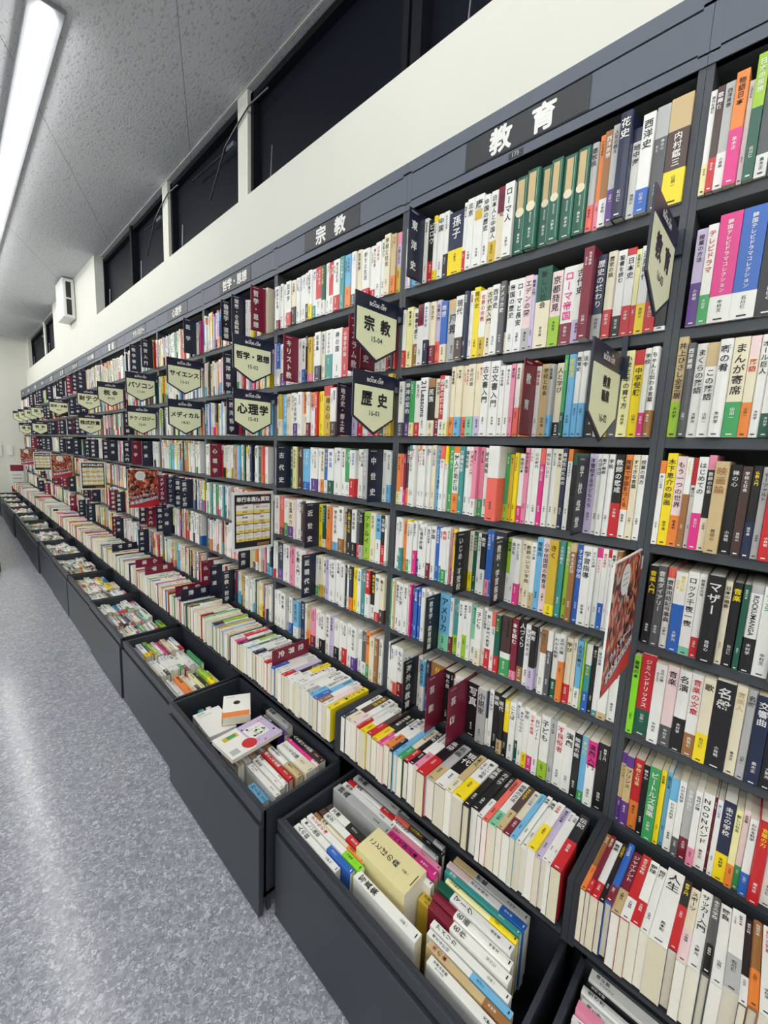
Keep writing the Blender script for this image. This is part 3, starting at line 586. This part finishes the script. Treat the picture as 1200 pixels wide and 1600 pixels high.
struct('baseboard_far', MB().box(XL, .1, Y1-.012, Y1-.0005, 0, .09), M_BACK)
def window(k, a, c, splits):
    wnd = struct('window_%d' % k, MB().box(XG+.06, XG+.066, a, c, SILL, CEIL-.02), M_GLASS)
    f = MB()
    for y in (a, c-.03): f.box(XG+.02, XG+.075, y, y+.03, SILL, CEIL-.02)
    for z in (SILL, CEIL-.06): f.box(XG+.02, XG+.075, a, c, z, z+.035)
    for y in splits:
        f.box(XG+.005, XG+.07, y, y+.05, SILL, CEIL-.02); f.box(XG+.02, XG+.07, y+.08, y+.11, SILL, CEIL-.02)
    f.build('window_frame', M_SASH, wnd)
    r = MB()
    y1 = splits[0] if splits else c-.1
    r.cyl((XG+.012, a+.12, CEIL-.20), (XG+.012, y1-.35 if y1-a > .8 else y1-.1, CEIL-.17), .006, 8)
    r.build('opening_rod', M_SASH, wnd)
    r = MB(); r.box(XG+.0, XG+.02, a+.06, a+.15, CEIL-.215, CEIL-.19); r.build('rod_bracket', M_ROD, wnd)
    for y in ([c-.22] if not splits else [splits[0]-.2, c-.22]):
        r = MB(); r.cyl((XG+.015, y, SILL+.02), (XG+.02, y-.01, SILL+.24), .003, 6); r.build('pull_chain', M_ROD, wnd)
window(1, -2.6, 1.445, [.16])
window(2, 1.56, 2.695, [])
window(3, 2.81, 4.72, [3.64])
window(4, 7.33, 8.60, [])
window(5, 8.73, 10.42, [])
# black cable drooping across the mullions
def tube(name, pts, r, m, parent=None):
    mb = MB()
    for p, q in zip(pts, pts[1:]): mb.cyl(p, q, r, 8)
    return mb.build(name, m, parent)
for y in (1.5, 2.75):
    o = tube('cable', [(XG-.012, y+.42, CEIL-.42), (XG-.012, y+.2, CEIL-.20), (XG-.012, y+.06, CEIL-.155), (XG-.012, y-.09, CEIL-.115), (XG-.012, y-.3, CEIL-.13)], .005, M_BLACKP)
    tag(o, 'black cable drooping across the white mullion %s' % ('nearest the camera' if y < 2 else 'one window farther along'), 'cable')

# ---------------------------------------------------------------- fluorescent fixtures
def fixture(x, y0, y1, lab, group=None, m=None):
    e = empty('ceiling_light', (x, (y0+y1)/2, CEIL), lab, 'ceiling light', group)
    o = childof(MB().box(x-.07, x+.07, y0-.05, y1+.05, CEIL-.022, CEIL-.001).build('base_plate', M_BASE, bevel=.004), e)
    d = MB(); n = 8; prof = [(x+.036*math.cos(PI*k/n), CEIL-.0225-.038*math.sin(PI*k/n)**.5) for k in range(n+1)]
    d.add([(a, y, z) for y in (y0, y1) for a, z in prof], [(i, i+1, n+2+i, n+1+i) for i in range(n)]+[tuple(range(n+1))[::-1], tuple(range(n+1, 2*n+2))])
    childof(d.build('diffuser', m or M_TUBE), e)
def cross_fixture(y, x0, x1, lab):
    e = empty('ceiling_light', ((x0+x1)/2, y, CEIL), lab, 'ceiling light')
    childof(MB().box(x0, x1, y-.085, y+.085, CEIL-.028, CEIL-.001).build('base_plate', M_WPL, bevel=.004), e)
    childof(MB().box(x0+.05, x1-.05, y-.045, y+.045, CEIL-.062, CEIL-.029).build('diffuser', M_TUBE2, bevel=.01), e)
cross_fixture(9.55, -7.0, -1.0, 'added unseen fluorescent ceiling light brightening the far wall, left of the picture')  # out-of-frame lamp, added to brighten the far wall
cross_fixture(-1.9, -2.0, -.9, 'lit fluorescent ceiling light crossing the aisle behind the camera')
fixture(-.648, 1.76, 9.9, 'long lit fluorescent ceiling light running beside the windows', None)
fixture(-.648, -8.4, .55, 'lit fluorescent ceiling light over the nearest bookcases')
for k, x in enumerate((-2.3, -3.95, -5.6, -7.25)):
    fixture(x, -8.4, .8, 'lit fluorescent ceiling light near the entrance, %s aisle from the wall' % ordw(k+2), m=M_TUBE2); fixture(x, 1.76, 10.3, 'long lit fluorescent ceiling light over the %s aisle from the wall' % ordw(k+2), m=M_TUBE2)

# ---------------------------------------------------------------- bookcase bays
T_ = .0133
HB, HT = 2.289, 2.435
def bookcase(b):
    y0, y1 = b*.8, (b+1)*.8; ya, yb = y0+.0004, y1-.0004
    htx = HEADTXT.get(b)
    lab = 'dark grey steel bookcase bay with %s' % ('a header reading '+''.join(htx) if htx else 'music and film books, cut by the right edge')
    e = empty('bookcase', (.07, (y0+y1)/2, 0), lab, 'bookcase', 'wall bookcases')
    P = lambda n, m, *a, bv=0: boxobj(n, m, e, *a, bevel=bv)
    for s in (0, 1):
        mb = MB(); u, v = (ya, ya+T_) if s == 0 else (yb-T_, yb)
        mb.box(0, .139, u, v, 0, HT)
        lo = MB(); lo.box(-.236, -.0004, u, v, .43, .587); lo.box(-.10, -.0004, u, v, 0, .43); childof(lo.build('deck_side', M_BACK), e)
        childof(mb.build('side_panel', M_STEEL), e)
    P('back_panel', M_BACK, .1395, .1415, ya, yb, 0, HB)
    for r in range(1, 8): P('shelf', M_STEEL, 0, .139, ya+T_, yb-T_, ZS[r]-.0235, ZS[r], bv=.0012)
    P('top_shelf', M_STEEL, 0, .139, ya+T_, yb-T_, HB, HB+.012)
    dk = MB(); dk.box(-.243, .0, ya+T_, yb-T_, .445, .455); dk.box(-.006, 0, ya+T_, yb-T_, .455, ZS[7]-.0235)
    childof(dk.build('display_deck', M_BACK), e)
    P('kick_panel', M_BACK, -.04, -.03, ya+T_, yb-T_, 0, .445)
    # header board with two raised rails
    hb = MB(); hb.box(.014, .139, ya, yb, HB+.012, HT-.001); hb.box(-.003, .016, ya, yb, HT-.036, HT); hb.box(-.003, .016, ya, yb, HB, HB+.024)
    hb.box(-.003, .016, ya, ya+.018, HB+.02, HT-.03); hb.box(-.003, .016, yb-.018, yb, HB+.02, HT-.03)
    hb.box(-.0026, .016, ya+.018, yb-.018, HB+.0285, HT-.0405)
    h = childof(hb.build('header_board', M_HEAD), e)
    if htx:
        c = (y0+y1)/2
        pl = MB(); pl.box(-.0045, -.0026, c-.172, c+.172, HB+.03, HT-.042, mi=0)
        place = lambda u, v: np.stack((np.full_like(u, -.0052), -u, v), 1)
        zc = (HB+HT)/2-.006
        if len(htx) == 2:
            for k, t in enumerate(htx): word(pl, t, COL['w'], place, h=.064, cx=-c+(-.06 if k == 0 else .06), cy=zc, mi=1)
        else: word(pl, htx[0], COL['w'], place, w=.27, h=.052, cx=-c, cy=zc, mi=1)
        pl.build('sign_plate', [M_PLATE, M_INK], h)
        if b == -1:
            nm = MB(); nm.box(-.0042, -.003, c+.02-.03, c+.02+.012, HB+.003, HB+.018, mi=0); word(nm, '173', COL['g'], place, h=.011, w=.03, cx=-c-.011, cy=HB+.0105, mi=1)
            nm.build('number_tag', [M_PLATE, M_INK], h)
    return e
for b in range(-2, FARB+1): bookcase(b)
# end panel beyond the last bay
# ---------------------------------------------------------------- stock drawers
BOFF = {-2: (-.482, .345), -1: (-.478, .345), 0: (-.520, .376), 1: (-.494, .365), 2: (-.50, .372), 3: (-.49, .366)}
def drawer(b):
    y0, y1 = b*.8+.0165, (b+1)*.8-.0165
    xf, zt = BOFF.get(b, (-.492+.006*((b*7) % 3-1), .366)); xb = xf+.325
    lab = {-2: 'open charcoal stock drawer at the bottom right corner, nearly out of frame', -1: 'large open charcoal stock drawer below the education bay, holding books with a cream box', 0: 'open charcoal stock drawer below the religion bay, books lying flat on top'}.get(b) or 'open charcoal stock drawer full of books, %s one beyond the religion bay drawer' % ordw(b)
    e = empty('stock_drawer', ((xf+xb)/2, (y0+y1)/2, 0), lab, 'drawer', 'stock drawers along the floor')
    t = .012
    sh = MB()
    sh.box(xf+.004, xb, y0, y0+t, .06, zt); sh.box(xf+.004, xb, y1-t, y1, .06, zt); sh.box(xb-t, xb, y0, y1, .06, zt); sh.box(xf+.004, xb, y0, y1, .06, .075)
    sh.box(xf+.006, xf+.016, y0, y1, .06, zt-.001)
    sh.box(xf+.02, xf+.03, y0, y0+t, .0, .06); sh.box(xf+.02, xf+.03, y1-t, y1, .0, .06)
    childof(sh.build('box', M_BIN, bevel=.001), e)
    fr = MB(); fr.box(xf-.013, xf+.004, y0-.004, y1+.004, .004, zt-.048)
    childof(fr.build('front_panel', M_BIN, bevel=.0025), e)
    fr = MB(); fr.box(xf-.006, xf+.006, y0-.004, y1+.004, zt-.036, zt+.001)
    childof(fr.build('front_lip', M_BIN, bevel=.0025), e)
    for y in (y0+.08, y1-.08):
        c = MB(); c.cyl((xb-.06, y-.012, .028), (xb-.06, y+.012, .028), .028, 14); c.box(xb-.075, xb-.045, y-.016, y+.016, .045, .0605)
        childof(c.build('caster', M_BLACKP), e)
    return e
for b in range(-2, FARB+1): drawer(b)
# ---------------------------------------------------------------- books
I3 = lambda a: a
stuff = MB()
for b in BOOKS:
    if getattr(b, 'own', 0): continue
    M3 = np.array([[b.M[i][j] for j in range(3)] for i in range(3)], dtype=np.float32); t3 = np.array([b.M[i][3] for i in range(3)], dtype=np.float32)
    bay = b.info['bay']; far = bay if isinstance(bay, int) else (int(bay[3:]) if bay not in ('bin1', 'bin2') else 0)
    emit_book(b, stuff, stuff, None, lambda a: a @ M3.T+t3, 0 if far <= 1 else (1 if far <= 7 else 2))
o = stuff.build('secondhand_books', [M_COVER, M_PAPER, M_INK])
tag(o, 'secondhand books packed along the far shelves and drawers of the long bookcase wall', 'books', kind='stuff')
SEEN = {}
for b in OWN:
    cv, pg, bd = MB(), MB(), MB()
    emit_book(b, cv, pg, bd, I3)
    art = b.info.get('art')
    if art:
        x = b.T+.0006; W_, H_ = b.D, b.H
        def quad(u0, u1, v0, v1, c, k=0): cv.add([(x+k*.0002, u0*W_, v0*H_), (x+k*.0002, u1*W_, v0*H_), (x+k*.0002, u1*W_, v1*H_), (x+k*.0002, u0*W_, v1*H_)], [(0, 1, 2, 3)], COL[c], 1)
        pl = lambda u, v: np.stack((np.full_like(u, x+.0006), (u), v), 1)
        disc = lambda u, v, r, c, k=1: cv.add([(x+k*.0002, u*W_+r*math.cos(2*PI*j/24), v*H_+r*math.sin(2*PI*j/24)) for j in range(24)], [tuple(range(24))], COL[c], 1)
        if art == 'orange':
            quad(.02, .98, .22, .98, 'W'); disc(.5, .62, .014, 'k')
            word(cv, 'おすすめ', COL['k'], pl, w=.03, h=.008, cx=W_*.25, cy=H_*.9, mi=1)
        if art == 'purple':
            quad(0, 1, 0, .46, 'w'); quad(.22, .72, .50, .86, 'w', 1); disc(.76, .42, .028, 'r', 2)
            for j in range(14): disc(rng.uniform(.05, .95), rng.uniform(.5, .97), .005, rng.choice('pPVvc'), 1)
            quad(.15, .32, .12, .4, 'Y', 1); quad(.16, .28, .2, .36, 'e', 2); quad(.7, .9, .05, .2, 'g', 1)
            for j in range(3): column(cv, ('ことばの', '本の森', 'くらしと')[j], COL[('k', 'e', 'h')[j]], pl, W_*(.62-.13*j), H_*.84, H_*.52, .014, 1)
        if art == 'white':
            quad(.1, .4, .88, .92, 'g'); quad(.1, .6, .8, .82, 'g'); word(cv, 'ことば', COL['G'], pl, w=.03, h=.008, cx=W_*.25, cy=H_*.95, mi=1)
    root = cv.build('hardcover_book' if b.hard else 'paperback_book', [M_COVER, M_INK], matrix=b.M)
    l = label(b)
    root_group = None
    tag(root, l, 'book'); r = b.info['r']; bay = b.info['bay']
    root['group'] = ('books in the open drawers' if r > 8 else 'books on the %s of %s' % (ROWN[r], BAY.get(bay, 'a farther bay')))
    pg.build('page_block', [M_PAPER], root)
    if bd.n:
        bb = bd.build('paper_band', [M_COVER, M_INK], root); bb['label'] = '%s paper band' % CNAME[b.s['bot'][0]]
# ---------------------------------------------------------------- plastic category dividers
MC = {'n': M_NAVY, 'm': M_MAROON, 'k': M_BLACKP}; MN = {'n': 'navy', 'm': 'maroon', 'k': 'black'}
dseen = {}
for b, r, e, c, t in PLACED:
    y = bay_y(b)-e-.0019; mb = MB()
    if r < 8:
        z0 = ZS[r]+.0008; x0, x1 = -.082, .055; H = .193 if r > 1 else .2
        if b == -1 and r == 7 and c == 'm': x0 = -.105
        mb.box(x0, x1, y-.0014, y+.0014, z0, z0+H)
        mb.box(x0, x0+.05, y-.0014, y+.0014, z0, z0+.002)
        place = lambda u, v: np.stack((u, np.full_like(u, y-.0019), v), 1)
        column(mb, t, COL['w'], place, x0+.026, z0+H-.016, z0+.010, .027, 1, True)
        mb.add([(x0+.010, y-.0018, z0+H-.010), (x0+.040, y-.0018, z0+H-.010), (x0+.040, y-.0018, z0+H-.007), (x0+.010, y-.0018, z0+H-.007)], [(0, 1, 2, 3)], COL['g'], 1)
    else:
        x0, x1, z0, z1 = -.236, -.05, .47, .655
        mb.box(x0, x1, y-.0014, y+.0014, z0, z1)
        place = lambda u, v: np.stack((v, np.full_like(u, y-.0019), -u), 1)
        column(mb, t, COL['w'], place, -(z1-.026), x1-.02, x0+.02, .030, 1, True)
    o = mb.build('category_divider', [MC[c], M_INK])
    key = (b, r); dseen[key] = dseen.get(key, 0)+1
    where = 'on the %s of %s' % (ROWN[r], BAY.get(b, 'bay headed '+''.join(HEADTXT[b])))
    tag(o, '%s divider plate reading %s, %s' % (MN[c], t, where), 'shelf divider', 'plastic category dividers')
    o['_p'] = e; 
labs = {}
for o in [o for o in C.objects if o.name.startswith('category_divider')]: labs.setdefault(o['label'], []).append(o)
for l, os_ in labs.items():
    if len(os_) > 1:
        for k, o in enumerate(sorted(os_, key=lambda o: o['_p'])): o['label'] = l+', %s from left' % ordw(k+1)
for o in C.objects:
    if '_p' in o: del o['_p']
# ---------------------------------------------------------------- hanging pentagon signs
def pent_sign(y, z1, text, num, lab, x0=-.216, x1=-.022, small=None):
    w_, h_ = x1-x0, .2; z0 = z1-h_; cx = (x0+x1)/2
    mb = MB(); P = lambda u, v, h: (u, y+h, v)
    mb.prism([(x0, z1), (x0, z0+.055), (cx, z0), (x1, z0+.055), (x1, z1)], P, -.002, .002)
    mb.box(x1, .0, y-.002, y+.002, z1-.03, z1-.002); mb.box(-.012, .0, y-.012, y+.012, z1-.05, z1)
    place = lambda u, v: np.stack((u, np.full_like(u, y-.0036), v), 1)
    word(mb, 'BOOK·OFF', COL['w'], place, w=.075, h=.0135, cx=cx, cy=z1-.026, mi=1)
    for k in (-.019, -.013, .018, .024):
        mb.add([(cx+k-.0018, y-.0036, z1-.018), (cx+k+.0018, y-.0036, z1-.018), (cx+k+.0028, y-.0036, z1-.013), (cx+k-.0008, y-.0036, z1-.013)], [(0, 1, 2, 3)], COL['w'], 1)
    if small: mb.box(-.010, -.0005, y-.006, y+.006, z1-.03, ZS[2]-.002)
    root = mb.build('category_sign', [M_NAVY, M_INK])
    c = MB(); i = .007
    c.prism([(x0+i, z1-.045), (x0+i, z0+.058), (cx, z0+.009), (x1-i, z0+.058), (x1-i, z1-.045)], P, -.0031, -.0021)
    zc = z1-.085; n = len(text)
    if small:
        for k, t in enumerate(small): word(c, t, COL['k'], place, w=w_*.6, h=.024, cx=cx, cy=zc+.012-.03*k, mi=1)
        zc -= .02
    elif n <= 3 and ' ' not in text:
        for k, ch in enumerate(text): word(c, ch, COL['k'], place, h=.045, w=.056, cx=cx+(k-(n-1)/2)*(.074 if n == 2 else .054), cy=zc, mi=1)
    else: word(c, text, COL['k'], place, w=w_*.84, h=.044, cx=cx, cy=zc, mi=1)
    word(c, num, COL['k'], place, w=.06, h=.017, cx=cx, cy=zc-.045, mi=1)
    c.build('pentagon_card', [M_CREAM, M_INK], root)
    tag(root, lab, 'hanging sign', 'pentagon category signs')
for k, lv, t, num in SIGNS:
    pent_sign(.8*k+(.012 if k < 0 else -.001), (1.985, 1.752)[lv], t, num, 'navy sign with pale pentagon card reading %s %s, projecting from the shelves' % (t, num))
pent_sign(-.712, 1.738, '', MIDSIGN[1], 'narrow-looking navy sign with pale pentagon card in front of the education bay third shelf', small=('教育', '職業', '資格') if False else ('教育', '職業'))
# ---------------------------------------------------------------- posters on the uprights
def board_base(y, x0, x1, z0, z1, m, edge):
    mb = MB(); mb.box(x0, x1, y-.002, y+.002, z0, z1, mi=0)
    mb.box(x1, .0, y-.002, y+.002, z1-.05, z1-.02, mi=0)
    return mb
def price_board(k, lab):
    y = .8*k-.001; x0, x1, z0, z1 = -.226, -.012, 1.003, 1.285
    root = board_base(y, x0, x1, z0, z1, M_WPL, 0).build('price_board', [M_WPL]); tag(root, lab, 'poster', 'price boards on the uprights')
    s = MB(); s.box(x0+.012, x1-.012, y-.0032, y-.0021, z0+.014, z1-.014, mi=0)
    q = lambda a, b2, c, d, col, e=0: s.add([(a, y-.0036-e, c), (b2, y-.0036-e, c), (b2, y-.0036-e, d), (a, y-.0036-e, d)], [(0, 1, 2, 3)], COL[col], 1)
    place = lambda u, v: np.stack((u, np.full_like(u, y-.0044), v), 1)
    L_, Rr = x0+.018, x1-.018; W_ = Rr-L_
    word(s, '単行本高価買取', COL['w'], place, w=W_*.96, h=.034, cx=(L_+Rr)/2, cy=z1-.036, mi=1)
    q(x1-.07, x1-.014, z1-.018, z1-.0145, 'r')
    zz = z1-.06
    for row, (hh, n) in enumerate(((.047, 2), (.047, 2), (.041, 4), (.041, 4))):
        for j in range(n):
            a = L_+W_*j/n+.001; b2 = L_+W_*(j+1)/n-.001
            q(a, b2, zz-hh+.002, zz, 'w'); q(a, b2, zz-hh+.002, zz-hh*.62, 'q', .0002); q(a, a+(b2-a)*.45, zz-.004, zz-.001, 'r', .0002)
            word(s, ('450', '500', '600', '300')[(j+row*2) % 4], COL['u'], place, w=(b2-a)*.34, h=.012, cx=(a+b2)/2, cy=zz-hh*.76, mi=1)
            if n == 2: word(s, ('文芸書', '経済・ビジネス', '実用書', '絵本')[j+row*2], COL['k'], place, w=(b2-a)*.75, h=.009, cx=(a+b2)/2, cy=zz-.014, mi=1)
            else: q(a+.006, b2-.012, zz-.012, zz-.010, 'g', .0002); q(a+.006, b2-.02, zz-.017, zz-.015, 'g', .0002)
        zz -= hh+.001
    q(Rr-.07, Rr-.004, z0+.018, z0+.032, 'u', .0001)
    s.build('printed_sheet', [M_BLACKP, M_INK], root)
def sale_poster(k, lab):
    y = .8*k-.001; x0, x1, z0, z1 = -.232, -.02, 1.015, 1.30
    root = board_base(y, x0, x1, z0, z1, M_WPL, 0).build('sale_poster', [M_WPL]); tag(root, lab, 'poster', 'sale posters on the uprights')
    s = MB(); s.box(x0+.003, x1-.003, y-.0032, y-.0021, z0+.003, z1-.003, mi=0)
    f = lambda pts, col, e=0: s.add([(a, y-.0036-e, c) for a, c in pts], [tuple(range(len(pts)))], COL[col], 1)
    f([(x0+.003, z0+.003), (x1-.003, z0+.003), (x1-.003, z0+.07), (x0+.003, z0+.03)], 'c'); f([(x0+.003, z0+.003), (x1-.003, z0+.003), (x1-.003, z0+.068), (x0+.003, z0+.028)], 'o', .0001)
    f([(x0+.003, z0+.003), (x1-.003, z0+.003), (x1-.003, z0+.066), (x0+.003, z0+.026)], 'r', .0002)
    cx, cz = x0+.085, z1-.048
    f([(cx+.034*math.cos(2*PI*j/28), cz+.034*math.sin(2*PI*j/28)) for j in range(28)], 'w', .0003); f([(cx+.01, cz-.03), (cx+.028, cz-.026), (cx+.022, cz-.046)], 'w', .0003)
    for j in range(3): f([(cx-.02, cz+.012-.012*j), (cx+.02, cz+.012-.012*j), (cx+.02, cz+.015-.012*j), (cx-.02, cz+.015-.012*j)], 'g', .0005)
    a = math.radians(12)
    for t, wd, hh, cy in (('ウルトラセール', .15, .032, z0+.092), ('本全品20%OFF!', .19, .036, z0+.055)):
        cxx = (x0+x1)/2
        for col, dx in (('v', .0035), ('v', -.002), ('w', 0)):
            pl = lambda u, v: np.stack((cxx+u*math.cos(a)-v*math.sin(a)+dx, np.full_like(u, y-(.0048 if col == 'w' else .0043)), cy+u*math.sin(a)+v*math.cos(a)-abs(dx)), 1)
            word(s, t, COL[col], pl, w=wd, h=hh, mi=1)
    s.build('printed_sheet', [M_CROWD, M_INK], root)
sale_poster(-1, 'sale poster with a crowd picture, seen almost edge-on beside the education bay')
price_board(1, 'white-framed price board with yellow cells beside the religion bay, largest one')
sale_poster(3, 'sale poster with a crowd picture and 20% OFF lettering, largest facing one')
price_board(5, 'white-framed price board just beyond the largest facing sale poster')
sale_poster(7, 'smaller sale poster between two price boards down the aisle')
price_board(9, 'small white-framed price board far down the shelves')
sale_poster(11, 'tiny farthest sale poster near the far wall')
# ---------------------------------------------------------------- white vent box on the pillar
vb = empty('ventilation_unit', (.075, 5.94, 3.25), 'white box unit with two dark vents mounted high on the wall pillar', 'ventilation unit')
childof(MB().box(.008, XW-.001, 5.73, 6.15, 3.01, 3.485).build('housing', M_WPL, bevel=.02), vb)
for z0, z1 in ((3.05, 3.235), (3.255, 3.44)):
    g = MB(); g.box(.048, .100, 5.7265, 5.7310, z0, z1)
    childof(g.build('vent', M_DUCT), vb)
# far wall bits
def onwall(name, lab, cat, x0, x1, z0, z1, m=M_WPL, extra=None):
    mb = MB(); mb.box(x0, x1, Y1-.02, Y1-.001, z0, z1)
    if extra: extra(mb)
    return tag(mb.build(name, [m, M_INK]), lab, cat)
onwall('wall_panel', 'pale wall switch panel nearer the bookcase on the far wall', 'wall panel', -.255, -.175, 1.12, 1.32)
onwall('wall_panel', 'pale wall panel at the left edge of the far wall', 'wall panel', -.44, -.345, 1.1, 1.34)
def notice(mb):
    f = lambda a, b2, c, d, col: mb.add([(a, Y1-.021, c), (b2, Y1-.021, c), (b2, Y1-.021, d), (a, Y1-.021, d)], [(0, 1, 2, 3)], COL[col], 1)
    f(-.24, -.03, .79, .92, 'm'); f(-.24, -.03, .36, .48, 'm'); f(-.21, -.06, .62, .65, 'g'); f(-.21, -.06, .7, .72, 'g')
onwall('notice', 'white notice with maroon top and bottom bars low on the far wall', 'notice', -.24, -.03, .36, .92, M_WPL, notice)
# island shelf across the aisle: only its dark base corner shows at the left edge
isl = empty('island_shelf', (-1.1, 8, 0), 'dark low island shelf base across the aisle at the left picture edge', 'shelf')
childof(MB().box(-1.3, -.80, 5.15, 9.5, 0, .1).build('plinth', M_BIN), isl)
childof(MB().box(-1.3, -.86, 5.2, 9.5, .1, .5).build('body', M_BIN), isl)
